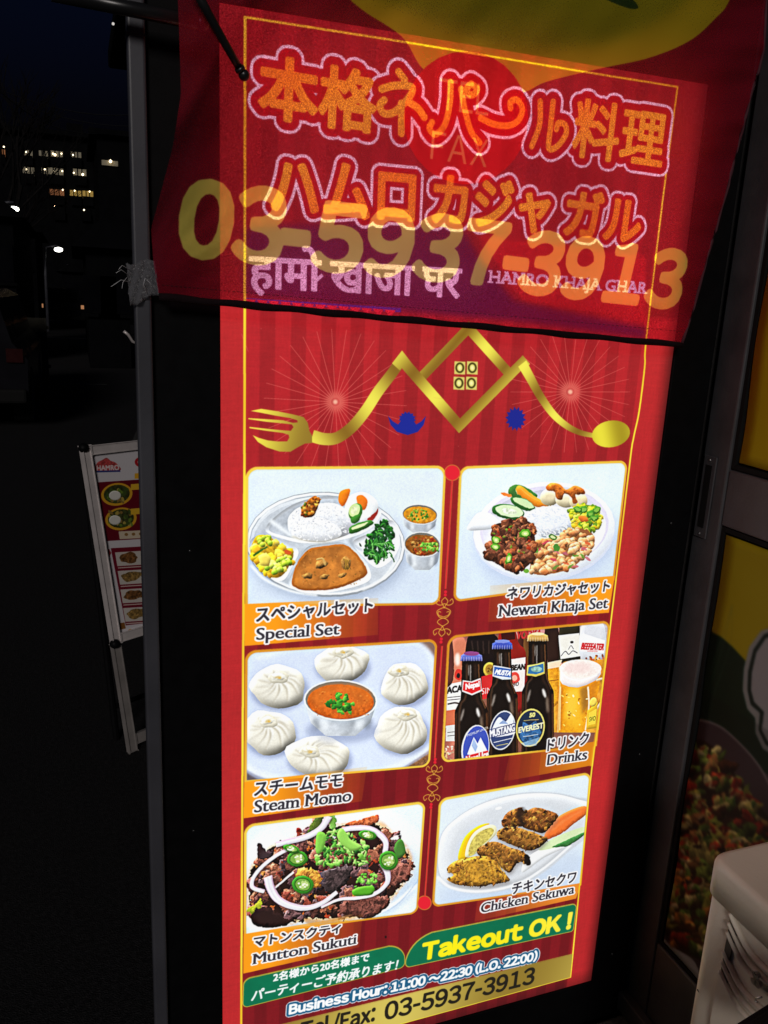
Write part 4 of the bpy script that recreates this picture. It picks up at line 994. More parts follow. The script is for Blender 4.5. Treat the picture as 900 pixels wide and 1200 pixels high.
# band fill on the picture side
P.poly([(697, 856), (701, 855), (695, 898), (691, 898)], (236, 150, 30), a=.8)
INK = (44, 40, 50)
def cap(T_, ja, en):
    Q = Painter(PS, T_)
    Q.text(ja[0], ja[1], ja[2], ja[3], INK, base=False, grow=1, halo=4)
    Q.text(en[0], en[1], en[2], en[3], INK, growx=1, grow=0, halo=4, serif=.05)
cap(PS.crop(280, 540, 3.6), ('スペシャルセット', (74, 683), (562, 638), (72, 622)), ('Special Set', (74, 756), (422, 732), (74, 706)))
cap(PS.crop(520, 530, 3.913), ('ネワリカジャセット', (288, 676), (757, 640), (286, 620)), ('Newari Khaja Set', (254, 754), (750, 714), (254, 702)))
cap(PS.crop(270, 740, 3.4615), ('スチームモモ', (97, 668), (450, 628), (96, 612)), ('Steam Momo', (97, 735), (488, 688), (97, 686)))
cap(PS.crop(500, 720, 3.913), ('ドリンク', (552, 626), (738, 592), (550, 572)), ('Drinks', (552, 692), (733, 664), (551, 644)))
cap(PS.crop(280, 930, 3.75), ('マトンスクティ', (64, 676), (444, 612), (62, 630)), ('Mutton Sukuti', (64, 750), (512, 660), (62, 706)))
cap(PS.crop(490, 890, 4.0909), ('チキンセクワ', (447, 645), (750, 586), (445, 592)), ('Chicken Sekuwa', (300, 736), (746, 642), (300, 690)))

# ------------------------------------------------------------------ green badges, hours, golden strip
GB = Painter(PS, PS.crop(270, 1050, 3.913))
q = [P.T(*c) for c in ((285, 1147), (474, 1104), (474.5, 1133), (284, 1181))]
BADGE_A = rquad(q, [16, 44, 14, 12]); P.poly(BADGE_A, (200, 190, 60), raw=True)
qi = [(q[0][0] + 2, q[0][1] + 2), (q[1][0] - 2, q[1][1] + 2), (q[2][0] - 2, q[2][1] - 2), (q[3][0] + 2, q[3][1] - 2)]
P.poly(rquad(qi, [15, 43, 13, 11]), (4, 112, 76), raw=True, tex=.05, tn='N3')
q = [P.T(*c) for c in ((476, 1098), (676, 1058), (671.5, 1091), (474.5, 1134))]
BADGE_B = rquad(q, [74, 14, 8, 12]); P.poly(BADGE_B, (206, 196, 66), raw=True)
qi = [(q[0][0] + 2, q[0][1] + 2), (q[1][0] - 2, q[1][1] + 2), (q[2][0] - 2, q[2][1] - 2), (q[3][0] + 2, q[3][1] - 2)]
P.poly(rquad(qi, [73, 13, 7, 11]), (4, 112, 76), raw=True, tex=.05, tn='N3')
GB.text('2名様から20名様まで', (196, 392), (634, 296), (196, 352), (250, 250, 250), base=False, grow=1)
GB.text('パーティーご予約承ります！', (94, 482), (760, 338), (94, 430), (250, 250, 250), base=False, grow=1, slant=.12)
GC = Painter(PS, PS.crop(460, 1040, 3.4615))
GC.text('~Takeout OK !', (119, 292), (717, 163), (118, 224), goldgrad(c_hi=(255, 240, 20), c_lo=(250, 232, 140), period=1500, ang=0, ph=.55), grow=4)
P.text('~Business Hour: 11:00 ~22:30 (L.O. 22:00)', (339, 1188.5), (628.5, 1125), (338.5, 1176.5), (252, 252, 252), grow=2, ring=(8, (252, 252, 252), 6, (20, 90, 130)))
GOLD = np.array([P.T(*c) for c in ((314, 1204), (671.5, 1117.5), (668.5, 1145), (300, 1246))])
P.poly(GOLD, goldgrad(c_hi=(216, 196, 92), c_lo=(146, 120, 44), period=760, ang=14, ph=.62), raw=True)
P.text('~03-5937-3913', (450.5, 1194.5), (624.5, 1151.5), (450, 1175), (30, 26, 18), grow=2)
P.text('~Tel/Fax:', (352, 1216), (438, 1195.5), (352, 1197), (30, 26, 18), grow=2)

# ------------------------------------------------------------------ yellow border line and middle chain
ly = goldgrad(c_hi=(255, 240, 60), c_lo=(244, 206, 40), period=500, ang=80)
P.line([(287.2, 19.5), (286.8, 350), (286.4, 560), (285, 760), (283.6, 1000), (282.4, 1250)], 3.4, ly)
P.line(open_smooth([(794, 102), (776, 240), (757.5, 396), (755.5, 430), (749, 482), (742.5, 513), (737.5, 547), (714.5, 740), (692.5, 910), (668.5, 1145.5)]), 3.0, ly)
P.line([(286, 19.8), (470, 48.5), (690, 85), (795, 102)], 2.6, ly); P.line([(669, 1145), (467, 1200.5), (280, 1251)], 2.6, ly)
dot = (232, 32, 50)
for (x, y, r_) in ((530, 554, 8.6), (497.3, 1058, 7.6)):
    P.ell(x, y, r_ + 1, r_ + 1, (210, 120, 50)); P.ell(x, y, r_, r_, dot)
P.line([(530, 563), (526, 630), (522, 690)], 3, (200, 120, 50)); P.line([(530, 563), (526, 630), (522, 690)], 1.8, dot)
P.line([(518, 757), (513, 830), (509.5, 888)], 3, (200, 120, 50)); P.line([(518, 757), (513, 830), (509.5, 888)], 1.8, dot)
P.line([(505.3, 948), (501, 1010), (498, 1050)], 3, (200, 120, 50)); P.line([(505.3, 948), (501, 1010), (498, 1050)], 1.8, dot)
def ornament(cx, cy, hgt, w_, tilt):
    gc = (226, 170, 60)
    def q(a, b): return (cx + a * w_ + b * hgt * tilt, cy + b * hgt)
    for sx in (-1, 1):
        P.line([q(0, -.5), q(sx * .35, -.40), q(sx * .10, -.28), q(0, -.22)], 1.3, gc, sm=True)
        P.line([q(0, -.34), q(sx * .5, -.30), q(sx * .95, -.36), q(sx * .8, -.46), q(sx * .55, -.40)], 1.3, gc, sm=True)
        P.line([q(0, -.25), q(sx * .75, -.15), q(sx * .45, .0), q(-sx * .3, .05), q(-sx * .6, .14), q(0, .24)], 1.3, gc, sm=True)
        P.line([q(0, .0), q(sx * .55, -.05), q(sx * .6, -.14), q(sx * .3, -.12)], 1.2, gc, sm=True)
        P.line([q(0, .34), q(sx * .5, .30), q(sx * .95, .36), q(sx * .8, .46), q(sx * .55, .40)], 1.3, gc, sm=True)
        P.line([q(0, .5), q(sx * .35, .40), q(sx * .10, .28), q(0, .22)], 1.3, gc, sm=True)
    for b in (-.56, -.64): P.ell(*q(0, b), 1.8, 1.8, dot)
    for b in (.56, .64): P.ell(*q(0, b), 1.8, 1.8, dot)
ornament(519.5, 723, 46, 10.5, -.09); ornament(507.5, 918, 44, 10, -.09)

# ------------------------------------------------------------------ shop name at the top (shines through the banner)
ORG = goldgrad(c_hi=(255, 196, 52), c_lo=(255, 150, 34), period=300, ang=60)
rg = (22, (255, 236, 246), 16, (196, 14, 30))
P.text('本格', (304, 136), (438, 156), (305, 63), ORG, base=False, grow=4, ring=(20, (255, 246, 252), 14, (176, 8, 24)))
P.text('料理', (670, 182), (774, 197), (673, 114), ORG, base=False, grow=3, ring=(20, (255, 246, 252), 14, (176, 8, 24)))
GL = {'ne': [[(467, 84), (474, 93)], [(447, 104), (462, 100), (481, 101), (482, 109), (472, 122), (460, 132), (449, 132), (445, 123), (450, 117)], [(470, 121), (470, 140), (470, 156)], [(480, 120), (490, 127), (497, 137)]],
      'pa': [[(528, 96), (527, 120), (521, 146), (510, 157), (503, 150), (506, 143)], [(540, 104), (545, 130), (552, 154), (562, 167)], [(552, 98), (559, 104), (553, 111), (546, 105), (552, 98)]],
      'bar': [[(563, 138), (578, 145), (595, 147), (607, 141), (612, 128), (606, 117), (598, 119), (598, 126)]],
      'ru': [[(633, 119), (632, 146), (623, 171)], [(648, 119), (645, 148), (643, 173), (653, 171), (663, 157), (662, 146), (654, 144), (652, 151)]]}
MK = [P.strokes(GL[k], {'ne': 9.5, 'pa': 8.5, 'bar': 8.5, 'ru': 8.5}[k]) for k in ('ne', 'pa', 'bar', 'ru')]
for m_, X, Y in MK: P.put(dilate(m_, 19), X, Y, (255, 246, 252))
for m_, X, Y in MK: P.put(dilate(m_, 13), X, Y, (176, 8, 24))
for m_, X, Y in MK: P.put(m_, X, Y, ORG)
P.text('本格', (304, 136), (438, 156), (305, 63), ORG, base=False, grow=4)
P.text('料理', (670, 182), (774, 197), (673, 114), ORG, base=False, grow=3)
for t_, a_, b_, c_ in (('ハムロ', (319, 248), (484, 260), (322, 185)), ('カジャ', (507, 263), (641, 273), (510, 205)), ('ガル', (661, 274), (747, 285), (664, 221))):
    P.text(t_, a_, b_, c_, ORG, base=False, grow=4, ring=(16, (255, 246, 252), 10, (176, 8, 24)))
m_, X, Y = P.textmask('हामो खाजा घर', (293, 345), (538, 356), (293, 285), base=False)
m_ = dilate(m_, 3, 2)
P.put(m_, X, Y, (236, 206, 236))
P.line([(378, 322), (366, 333)], 4.5, (236, 206, 236))          # the slanted r of the conjunct
P.text('HAMRO KHAJA GHAR', (573.5, 331), (757, 344), (573, 317), (236, 206, 232), growx=1, grow=1, serif=.10)

IMG_PANEL = PS.image('light_box_print')

# ================================================================== PRINT OF THE BANNER (the glow comes from behind, its broad variation is painted into the cloth)
BY = -0.04
BS = Sheet((-0.17, BY, 2.12), (1, 0, 0), (0, 0, -1), 1.0, 0.72, 1300)
B = Painter(BS)
BS.a[:] = col((140, 26, 44))
BS.a *= (1 + .06 * (noise(BS.h, BS.w, 120, 41, 2) - .5))[..., None]
B.poly([(395, -60), (405, -10), (425, 12), (471, 43), (497, 82), (545, 110), (609, 109), (640, 96), (700, 81), (760, 68), (808, 48), (838, 22), (855, 0), (875, -60)], (204, 178, 40), sm=True)
B.poly([(440, -30), (470, 8), (560, 45), (660, 56), (760, 30), (790, -30)], (150, 148, 34), sm=True, soft=10, a=.8)
B.poly([(705, -4), (716, 2), (738, 10), (748, 9), (742, 0), (730, -6)], (40, 70, 34), sm=True)
B.ell(546, 138, 73, 78, (206, 16, 28))
Y_ = (252, 236, 110)
B.text('~TEL', (514, 128), (572, 136), (514, 91), (226, 178, 110), base=False, a=.75)
B.text('~FAX', (504, 186), (570, 196), (505, 153), (226, 178, 110), base=False, a=.75)
for t_, a_, b_, c_ in (('~03', (209, 298), (325, 309), (216, 210)), ('-', (332, 283), (360, 286), (333, 271)), ('~5937', (366, 314), (584, 334), (379, 237)), ('-', (592, 312), (616, 315), (593, 303)), ('~3913', (607, 341), (792, 361), (614, 270))):
    B.text(t_, a_, b_, c_, Y_, base=False, grow=6, slant=.10 if t_ != '-' else 0)
IMG_BANNER = BS.image('banner_print')
# how much the dyed cloth lets through: the weave everywhere, more where the ink is light
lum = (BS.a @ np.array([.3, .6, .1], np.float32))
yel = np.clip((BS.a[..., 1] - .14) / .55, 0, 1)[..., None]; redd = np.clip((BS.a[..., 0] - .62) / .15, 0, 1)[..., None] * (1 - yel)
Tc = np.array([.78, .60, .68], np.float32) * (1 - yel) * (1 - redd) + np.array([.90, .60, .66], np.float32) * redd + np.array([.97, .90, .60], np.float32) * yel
Tc = Tc * (1 + .34 * (noise(BS.h, BS.w, 210, 77, 2) - .5))[..., None]      # uneven glow of the backlight, painted into the transmission
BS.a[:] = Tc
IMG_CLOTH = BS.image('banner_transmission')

# ================================================================== PRINT OF THE A-FRAME POSTER
AF = Vector((-0.112, 1.461, 0.0))                # left foot
phi = R(29.7); LEAN = math.atan2(0.22, 1.0)
adx = Vector((math.cos(phi), math.sin(phi), 0)); abk = Vector((-math.sin(phi), math.cos(phi), 0))
aup = (Vector((0, 0, 1)) * math.cos(LEAN) + abk * math.sin(LEAN)).normalized()
AL = 1.03; AW = 0.56
AS = Sheet(AF + aup * AL, adx, -aup, AW, 0.72, 1200)
A = Painter(AS, AS.crop(80, 480, 2.857)); AS.a[:] = col((222, 218, 222))
A.poly([(92, 180), (108, 170), (124, 162), (138, 172), (150, 176), (160, 184), (168, 204), (88, 206)], (186, 70, 70), sm=True, tex=.4); A.line([(90, 208), (170, 206)], 5, (50, 60, 130)); A.text('HAMRO', (92, 204), (166, 202), (92, 188), (238, 224, 224), grow=1)
A.ell(236, 176, 18, 16, (190, 30, 40)); A.ell(238, 176, 10, 9, (222, 218, 222))
A.poly([(92, 244), (420, 222), (446, 420), (126, 440)], (110, 18, 34))
A.poly([(218, 214), (420, 200), (420, 226), (218, 232)], (240, 178, 40))
for cy, cx in ((284, 158), (366, 172)):
    A.ell(cx, cy, 53, 38, (238, 178, 44), ang=-8); A.ell(cx, cy - 1, 44, 31, (60, 66, 34), ang=-8, tex=.5)
    for k in range(26): A.ell(cx + random.uniform(-36, 36), cy + random.uniform(-24, 24), random.uniform(4, 10), 5, random.choice([(110, 140, 50), (150, 120, 60), (70, 90, 40), (190, 170, 80)]), ang=random.uniform(0, 180), irr=.2)
    A.ell(cx - 6 - (cy > 300) * 14, cy + 4, 20, 16, (236, 234, 226), shade=.4, rad=2)
    A.poly([(205, cy - 34), (420, cy - 50), (420, cy - 30), (205, cy - 14)], (240, 190, 50))
A.poly([(164, 408), (400, 396), (402, 422), (168, 434)], (222, 206, 180))
for k in range(5): A.ell(190 + k * 24, 418 - k, 6, 5, (150, 110, 60))
A.poly([(138, 464), (420, 448), (460, 690), (188, 722)], (120, 20, 40))
for k in range(4):
    y = 478 + k * 62; x = 152 + k * 9
    A.poly([(x, y), (x + 200, y - 12), (x + 206, y + 34), (x + 8, y + 46)], (216, 208, 200)); A.ell(x + 46, y + 18, 32, 17, random.choice([(140, 110, 60), (90, 50, 30), (120, 80, 44)]), irr=.2, tex=.6, ang=-6)
    A.line([(x + 10, y + 52), (x + 90, y + 47)], 3, (222, 200, 190))
A.poly([(112, 472), (132, 466), (140, 480), (124, 508)], (150, 40, 46)); A.poly([(158, 716), (184, 712), (188, 732), (162, 738)], (140, 90, 40)); A.ell(204, 741, 8, 7, (222, 150, 40)); A.line([(216, 738), (250, 734)], 5, (120, 110, 110))
AS.a *= .9
IMG_AFRAME = AS.image('a_frame_poster_print')

# ================================================================== PRINT ON THE DOOR GLASS
DX = 0.80
DS = Sheet((DX, 0.05, 2.1), (0, -1, 0), (0, 0, -1), 1.1, 2.0, 700)
DS.a[:] = col((7, 40, 24))
D = Painter(DS)
D.poly([(840, -200), (1300, -200), (1300, 900), (828, 560)], (176, 160, 10)); D.poly([(700, 560), (1300, 560), (1300, 2500), (600, 2500)], (7, 38, 22))
T5 = DS.crop(780, 600, 3.158); D = Painter(DS, T5)
D.poly([(130, 60), (900, 200), (900, 900), (400, 640), (300, 565), (240, 500), (200, 465), (160, 445), (110, 400)], (176, 160, 10), sm=False)
for pts, c_, w_ in (([(215, 170), (250, 215), (320, 230), (400, 240)], (150, 108, 6), 26), ([(235, 300), (260, 330), (320, 360), (400, 390)], (140, 100, 6), 20), ([(170, 130), (200, 140)], (240, 210, 120), 12)): D.line(pts, w_, c_, sm=True, soft=6, a=.0)
for x in (0, 14, 40): D.line([(235, 345), (190 + x, 500), (120 + x, 700), (100 + x, 820)], 1.6, (120, 130, 120), sm=True, a=.5)
D.poly([(390, 425), (340, 440), (300, 500), (282, 580), (276, 660), (290, 730), (318, 765), (318, 820), (345, 880), (400, 915), (1400, 1100), (1400, 300)], (150, 156, 160), sm=False)
D.poly([(400, 440), (352, 454), (316, 510), (298, 590), (294, 660), (304, 715), (336, 745), (330, 810), (354, 862), (400, 895), (1400, 1080), (1400, 320)], (12, 30, 24))
D.poly([(400, 455), (358, 468), (326, 520), (310, 596), (306, 660), (316, 705), (350, 742), (340, 808), (362, 852), (400, 878), (1400, 1060), (1400, 340)], (160, 164, 172))
D7 = Painter(DS, DS.crop(700, 800, 3.0))
D7.poly([(250, 160), (310, 132), (390, 145), (460, 190), (560, 300), (640, 460), (700, 1300), (400, 1200), (340, 1060), (250, 1000), (180, 900), (160, 700), (200, 300)], (78, 62, 70), sm=True)
D7.line([(250, 160), (310, 132), (390, 145), (460, 190), (560, 300), (640, 460)], 5, (150, 140, 146), sm=True)
D7.poly([(255, 230), (330, 200), (400, 235), (470, 320), (560, 430), (620, 560), (620, 1000), (430, 1010), (340, 970), (260, 930), (200, 800), (200, 500)], (48, 30, 20), sm=True)
D7.poly([(180, 810), (200, 850), (240, 920), (330, 980), (350, 1060), (270, 1020), (200, 940), (170, 880)], (206, 212, 226), sm=True)
reg = [(262, 240), (330, 208), (400, 240), (470, 325), (560, 435), (615, 560), (610, 960), (430, 990), (340, 950), (262, 910), (212, 800), (212, 500)]
scatter(D7, reg, 480, (12, 38), [(150, 150, 60), (110, 130, 50), (170, 60, 36), (190, 120, 50), (70, 90, 34), (130, 90, 50), (60, 34, 20), (200, 190, 120), (176, 170, 90), (120, 34, 24), (90, 120, 44)], irr=.3, asp=(.3, .8), shade=.9, rad=4, tex=.5)
scatter(D7, reg, 160, (6, 18), [(216, 206, 150), (150, 40, 26), (60, 100, 40), (40, 24, 16), (180, 150, 80)], irr=.3, asp=(.3, .6), shade=.7, rad=3)
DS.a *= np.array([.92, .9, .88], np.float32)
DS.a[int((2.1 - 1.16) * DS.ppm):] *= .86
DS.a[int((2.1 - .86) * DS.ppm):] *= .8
DS.a[:] = np.stack([blur(DS.a[..., c], 1) for c in range(3)], -1)
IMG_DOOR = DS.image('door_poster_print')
# ================================================================== THE PLACE
def X_(u): return u * PW
def Z_(v): return PTOP - v * PW

# ------------------------------------------------------------------ ground and street
bm = bmesh.new(); bmesh.ops.create_grid(bm, x_segments=1, y_segments=1, size=1, matrix=Matrix.Translation((0, 150, 0)) @ Matrix.Diagonal((200, 260, 1, 1)))
structure(obj('street', bm, M['asphalt']))
bm = bmesh.new(); add_box(bm, (0.60, -3.0, -0.05), (1.2, -0.012, 0.10), 0.006)
pav = structure(obj('pavement', bm, M['concrete']))
for i in range(3):
    for k in range(10):
        box('paving_slab', (0.605 + i * .2, -3.0 + k * .3, 0.098), (0.799 + i * .2, -2.706 + k * .3 if k < 9 else -0.02, 0.106), M['tile'], pav, 0.003, 1)
for i in range(3):
    pass
bm = bmesh.new()
for k in range(12): add_box(bm, (-1.75, 6 + k * 5.0, -.01), (-1.63, 9.2 + k * 5.0, 0.004))
structure(obj('road_marking', bm, M['white']))
bm = bmesh.new()
add_box(bm, (-1.1, 26.0, -.01), (2.0, 26.3, .004)); add_box(bm, (-0.55, 13.0, -.01), (0.2, 13.06, .004))
structure(obj('stop_line', bm, M['white']))

# ------------------------------------------------------------------ shop building with its door
bm = bmesh.new()
add_box(bm, (DX + 0.01, 0.0, 0.0), (DX + 2.0, 5.0, 3.2)); add_box(bm, (DX + 0.01, -4, 2.3), (DX + 2.0, 0.0, 3.2)); add_box(bm, (DX + 0.6, -4, 0.1), (DX + 2.0, 0.0, 2.3))
shop = thing('shop_building', 'dark shop building along the right side of the street', 'building', (DX, 2, 0))
obj('wall', bm, M['wall'], shop)
bm = bmesh.new(); add_box(bm, (-0.02, .9, 2.52), (DX + .02, 3.4, 2.60), .01); aw = obj('awning', bm, M['far'], shop)
for yy in (1.0, 2.6): ball('awning_lamp', (-0.03, yy, 2.50), .006, glow_mat('awning_bulb', (1, .95, .9), .6), shop, 1)

door = thing('shop_door', 'dark grey aluminium sliding glass door with yellow and green posters', 'door', (DX, -0.5, 0.1))
box('door_frame', (DX - .002, -0.062, 0.13), (DX + .035, -0.001, 2.25), M['alu'], door, .003)
box('door_frame', (DX - .0, -2.2, 2.2), (DX + .034, -0.0625, 2.25), M['alu'], door, .003)
box('door_rail', (DX + .001, -1.2, 1.160), (DX + .033, -0.0625, 1.256), M['alu'], door, .003)
box('door_rail', (DX + .001, -1.2, 0.13), (DX + .033, -0.0625, 0.315), M['alu'], door, .003)
box('threshold', (DX - .022, -2.2, 0.108), (DX - .0025, -0.001, 0.150), M['alu'], door, .003)
for (z0, z1) in ((0.317, 1.158), (1.258, 2.198)):
    for a_, b_ in (((DX + .004, -0.0705, z0), (DX + .02, -0.0627, z1)), ((DX + .004, -1.2, z0), (DX + .02, -0.0708, z0 + .008)), ((DX + .004, -1.2, z1 - .008), (DX + .02, -0.0708, z1))):
        box('gasket', a_, b_, M['gasket'], door)
gm = bpy.data.materials.new('window_glass'); gm.use_nodes = True
N, L = gm.node_tree.nodes, gm.node_tree.links; N.remove(N['Principled BSDF'])
tr = N.new('ShaderNodeBsdfTransparent'); tr.inputs[0].default_value = (.86, .88, .88, 1); gl = N.new('ShaderNodeBsdfGlossy'); gl.inputs['Roughness'].default_value = .03
lw = N.new('ShaderNodeFresnel'); lw.inputs[0].default_value = 1.45; mx = N.new('ShaderNodeMixShader')
L.new(lw.outputs[0], mx.inputs[0]); L.new(tr.outputs[0], mx.inputs[1]); L.new(gl.outputs[0], mx.inputs[2]); L.new(mx.outputs[0], N['Material Output'].inputs[0])
for (z0, z1) in ((0.326, 1.149), (1.267, 2.189)):
    box('glass_pane', (DX + .013, -1.2, z0), (DX + .018, -0.0712, z1), gm, door)
# recessed pull
bm = bmesh.new(); add_box(bm, (DX - .0055, -0.038, 1.128), (DX - .0025, -0.008, 1.272), .001, 1)
pl = obj('handle_plate', bm, M['alu'], door)
box('handle_recess', (DX - .0066, -0.030, 1.146), (DX - .0056, -0.016, 1.256), M['gasket'], pl)
for z in (1.135, 1.265): ball('screw', (DX - .006, -0.023, z), .0025, M['screw'], pl, 1, (.5, 1, 1))
# posters behind the glass: wavy vinyl sheets carrying the print
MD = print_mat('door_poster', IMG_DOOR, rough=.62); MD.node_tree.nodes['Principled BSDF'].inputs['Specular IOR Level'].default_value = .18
def poster(name, ya, yb, za, zb, label):
    nu, nv = 40, 50; V = []; F = []; UV = []
    for j in range(nv + 1):
        for i in range(nu + 1):
            y = ya + (yb - ya) * i / nu; z = za + (zb - za) * j / nv
            w_ = .004 * math.sin(z * 23 + y * 9) + .0025 * math.sin(y * 31 - z * 14) + .006 * math.exp(-((y + .13) ** 2 + (z - 1.07) ** 2) / .0012)
            V.append((DX + .0075 - w_ * .5, y, z)); UV.append(((0.05 - y) / DS.wm, 1 - (2.1 - z) / DS.hm))
    for j in range(nv):
        for i in range(nu):
            a_ = j * (nu + 1) + i; F.append((a_, a_ + nu + 1, a_ + nu + 2, a_ + 1))
    me = bpy.data.meshes.new(name); me.from_pydata(V, [], F); uvl = me.uv_layers.new()
    for lp in me.loops: uvl.data[lp.index].uv = UV[lp.vertex_index]
    o = link(name, me, MD, None, True)
    sm_ = o.modifiers.new('thickness', 'SOLIDIFY'); sm_.thickness = .0006
    tag(o, label, 'poster')
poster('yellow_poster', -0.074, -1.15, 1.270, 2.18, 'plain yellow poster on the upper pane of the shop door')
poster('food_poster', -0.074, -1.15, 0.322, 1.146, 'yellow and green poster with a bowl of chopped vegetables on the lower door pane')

# ------------------------------------------------------------------ light box
lb = thing('light_box_sign', 'lit red menu light box in a black housing with pictures of six dishes', 'sign', (0.34, 0.06, 0))
x0, x1, z0, z1 = X_(-.049), X_(1.0885), Z_(2.521), Z_(-.016)
HX0, HX1, HZ0, HZ1 = -0.119, 0.788, 0.055, 2.06
box('housing', (HX0, 0.012, HZ0), (HX1, 0.17, HZ1), M['black'], lb, .006)
box('frame_bar', (HX0 + .0005, -0.004, HZ0 + .001), (x0, 0.0115, HZ1 - .001), M['black'], lb, .002)
box('frame_bar', (x1, -0.004, HZ0 + .001), (HX1 - .0005, 0.0115, HZ1 - .001), M['black'], lb, .002)
box('frame_bar', (x0 + .0003, -0.0036, z1), (x1 - .0003, 0.0112, HZ1 - .001), M['black'], lb, .002)
bb = bmesh.new()
# bottom bar follows the slightly sagging sheet
add_box(bb, (x0 + .0003, -0.0036, HZ0 + .001), (x1 - .0003, 0.0112, z0), .002)
obj('frame_bar', bb, M['black'], lb)
box('foot', (HX0 + .02, -0.012, 0.0), (HX1 - .03, 0.20, 0.054), M['black'], lb, .004)
bm = bmesh.new(); add_box(bm, (x0 - .003, .0052, z0 - .003), (x1 + .003, .011, z1 + .003)); obj('diffuser', bm, mat('opal_acrylic', (.75, .75, .75), .3, nscale=4), lb)
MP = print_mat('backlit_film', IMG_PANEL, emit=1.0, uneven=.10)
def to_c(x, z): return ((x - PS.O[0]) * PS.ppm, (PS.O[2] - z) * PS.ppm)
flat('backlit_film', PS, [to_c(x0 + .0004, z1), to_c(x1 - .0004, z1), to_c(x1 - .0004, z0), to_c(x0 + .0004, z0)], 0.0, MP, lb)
for k, lab in (('special set', 'printed picture of a round steel tray of curry, rice and greens'), ('newari set', 'printed picture of a white plate with beaten rice, meat and soya beans'), ('steam momo', 'printed picture of six white dumplings round a bowl of red sauce'),
               ('drinks', 'printed picture of three dark beer bottles and a mug of beer'), ('mutton sukuti', 'printed picture of dark dried meat with onion rings and herbs'), ('chicken sekuwa', 'printed picture of grilled chicken pieces with lemon and carrot')):
    o = flat('food_picture', PS, [tuple(p) for p in FR[k]], .0012, MP, lb); o['label'] = lab
o = flat('green_badge', PS, [tuple(p) for p in BADGE_A], .0012, MP, lb); o['label'] = 'green badge with two lines of white Japanese writing'
o = flat('green_badge', PS, [tuple(p) for p in BADGE_B], .0012, MP, lb); o['label'] = 'green badge reading Takeout OK ! in yellow'
flat('telephone_strip', PS, [tuple(p) for p in GOLD], .0012, MP, lb)

for z in (.25, .7, 1.15, 1.6):
    for x in ((HX0 + x0) / 2, (HX1 + x1) / 2): ball('screw', (x, -.0040, z), .0032, M['rod'], lb, 1, (1, .4, 1))
tube('power_cable', [(HX1 - .05, .14, .2), (HX1 - .03, .19, .1), (HX1 - .02, .3, .012), (HX1 - .3, .5, .008), (HX1 - .5, .9, .008)], .004, M['wire'], lb, 8)
# ------------------------------------------------------------------ pole, tape, rods
pole = thing('metal_pole', 'grey square metal pole standing at the left edge of the light box', 'pole', (-.131, -.004, 0))
bm = bmesh.new(); add_box(bm, (-.1415, -.016, .012), (-.1205, .005, 3.2), .0035, 3); obj('shaft', bm, M['pole'], pole)
box('foot_plate', (-.175, -.05, 0.001), (-.1, .04, .012), M['pole'], pole, .002)
box('joint', (-.1423, -.0168, 1.790), (-.1197, .0058, 1.7925), M['alu'], pole)
tp = thing('plastic_tape', 'crumpled clear tape tying the banner corner to the grey pole', 'tape', (-.131, -.02, 1.5))
tm = bpy.data.materials.new('clear_packing_tape'); tm.use_nodes = True
N, L = tm.node_tree.nodes, tm.node_tree.links; b_ = N['Principled BSDF']; b_.inputs['Base Color'].default_value = (.22, .22, .24, 1); b_.inputs['Roughness'].default_value = .22
tt = N.new('ShaderNodeBsdfTransparent'); mx = N.new('ShaderNodeMixShader'); nz = N.new('ShaderNodeTexNoise'); nz.inputs['Scale'].default_value = 140; mr = N.new('ShaderNodeMapRange'); mr.inputs['To Min'].default_value = .25; mr.inputs['To Max'].default_value = .85
L.new(nz.outputs['Fac'], mr.inputs['Value']); L.new(mr.outputs[0], mx.inputs[0]); L.new(tt.outputs[0], mx.inputs[1]); L.new(b_.outputs[0], mx.inputs[2]); L.new(mx.outputs[0], N['Material Output'].inputs[0])
bp = N.new('ShaderNodeBump'); bp.inputs['Strength'].default_value = .6; bp.inputs['Distance'].default_value = .004; L.new(nz.outputs['Fac'], bp.inputs['Height']); L.new(bp.outputs[0], b_.inputs['Normal'])
q4 = [(148, 308), (182, 305), (187, 345), (152, 358)]
V = []; F = []; n_ = 14
for j in range(n_ + 1):
    for i in range(n_ + 1):
        a_, c_ = i / n_, j / n_
        px = (q4[0][0] * (1 - a_) + q4[1][0] * a_) * (1 - c_) + (q4[3][0] * (1 - a_) + q4[2][0] * a_) * c_ + random.uniform(-.7, .7)
        py = (q4[0][1] * (1 - a_) + q4[1][1] * a_) * (1 - c_) + (q4[3][1] * (1 - a_) + q4[2][1] * a_) * c_ + random.uniform(-.7, .7) + 2.5 * math.sin(a_ * 7)
        yy = -.0175 - .004 * random.random() - .005 * math.sin(a_ * 9 + c_ * 5) ** 2 - (.034 * max(0, a_ - .75) * 2.2)
        V.append(tuple(hit(px, py, 1, yy)))
for j in range(n_):
    for i in range(n_): a_ = j * (n_ + 1) + i; F.append((a_, a_ + 1, a_ + n_ + 2, a_ + n_ + 1))
me = bpy.data.meshes.new('tape_wrap'); me.from_pydata(V, [], F); o = link('tape_wrap', me, tm, tp, True); md = o.modifiers.new('t', 'SOLIDIFY'); md.thickness = .0006
for pts in ([(150, 322), (142, 316), (136, 320)], [(152, 316), (143, 311), (139, 316)], [(150, 330), (142, 328), (130, 336)], [(149, 325), (144, 331), (143, 338)], [(172, 344), (168, 334), (170, 326)], [(180, 342), (176, 332), (172, 328)]):
    tube('tape_strand', [hit(x, y, 1, -.027 - .003 * k) for k, (x, y) in enumerate(pts)], .00035, mat('frayed_tape', (.5, .5, .52), .3, nscale=50), tp, 5)

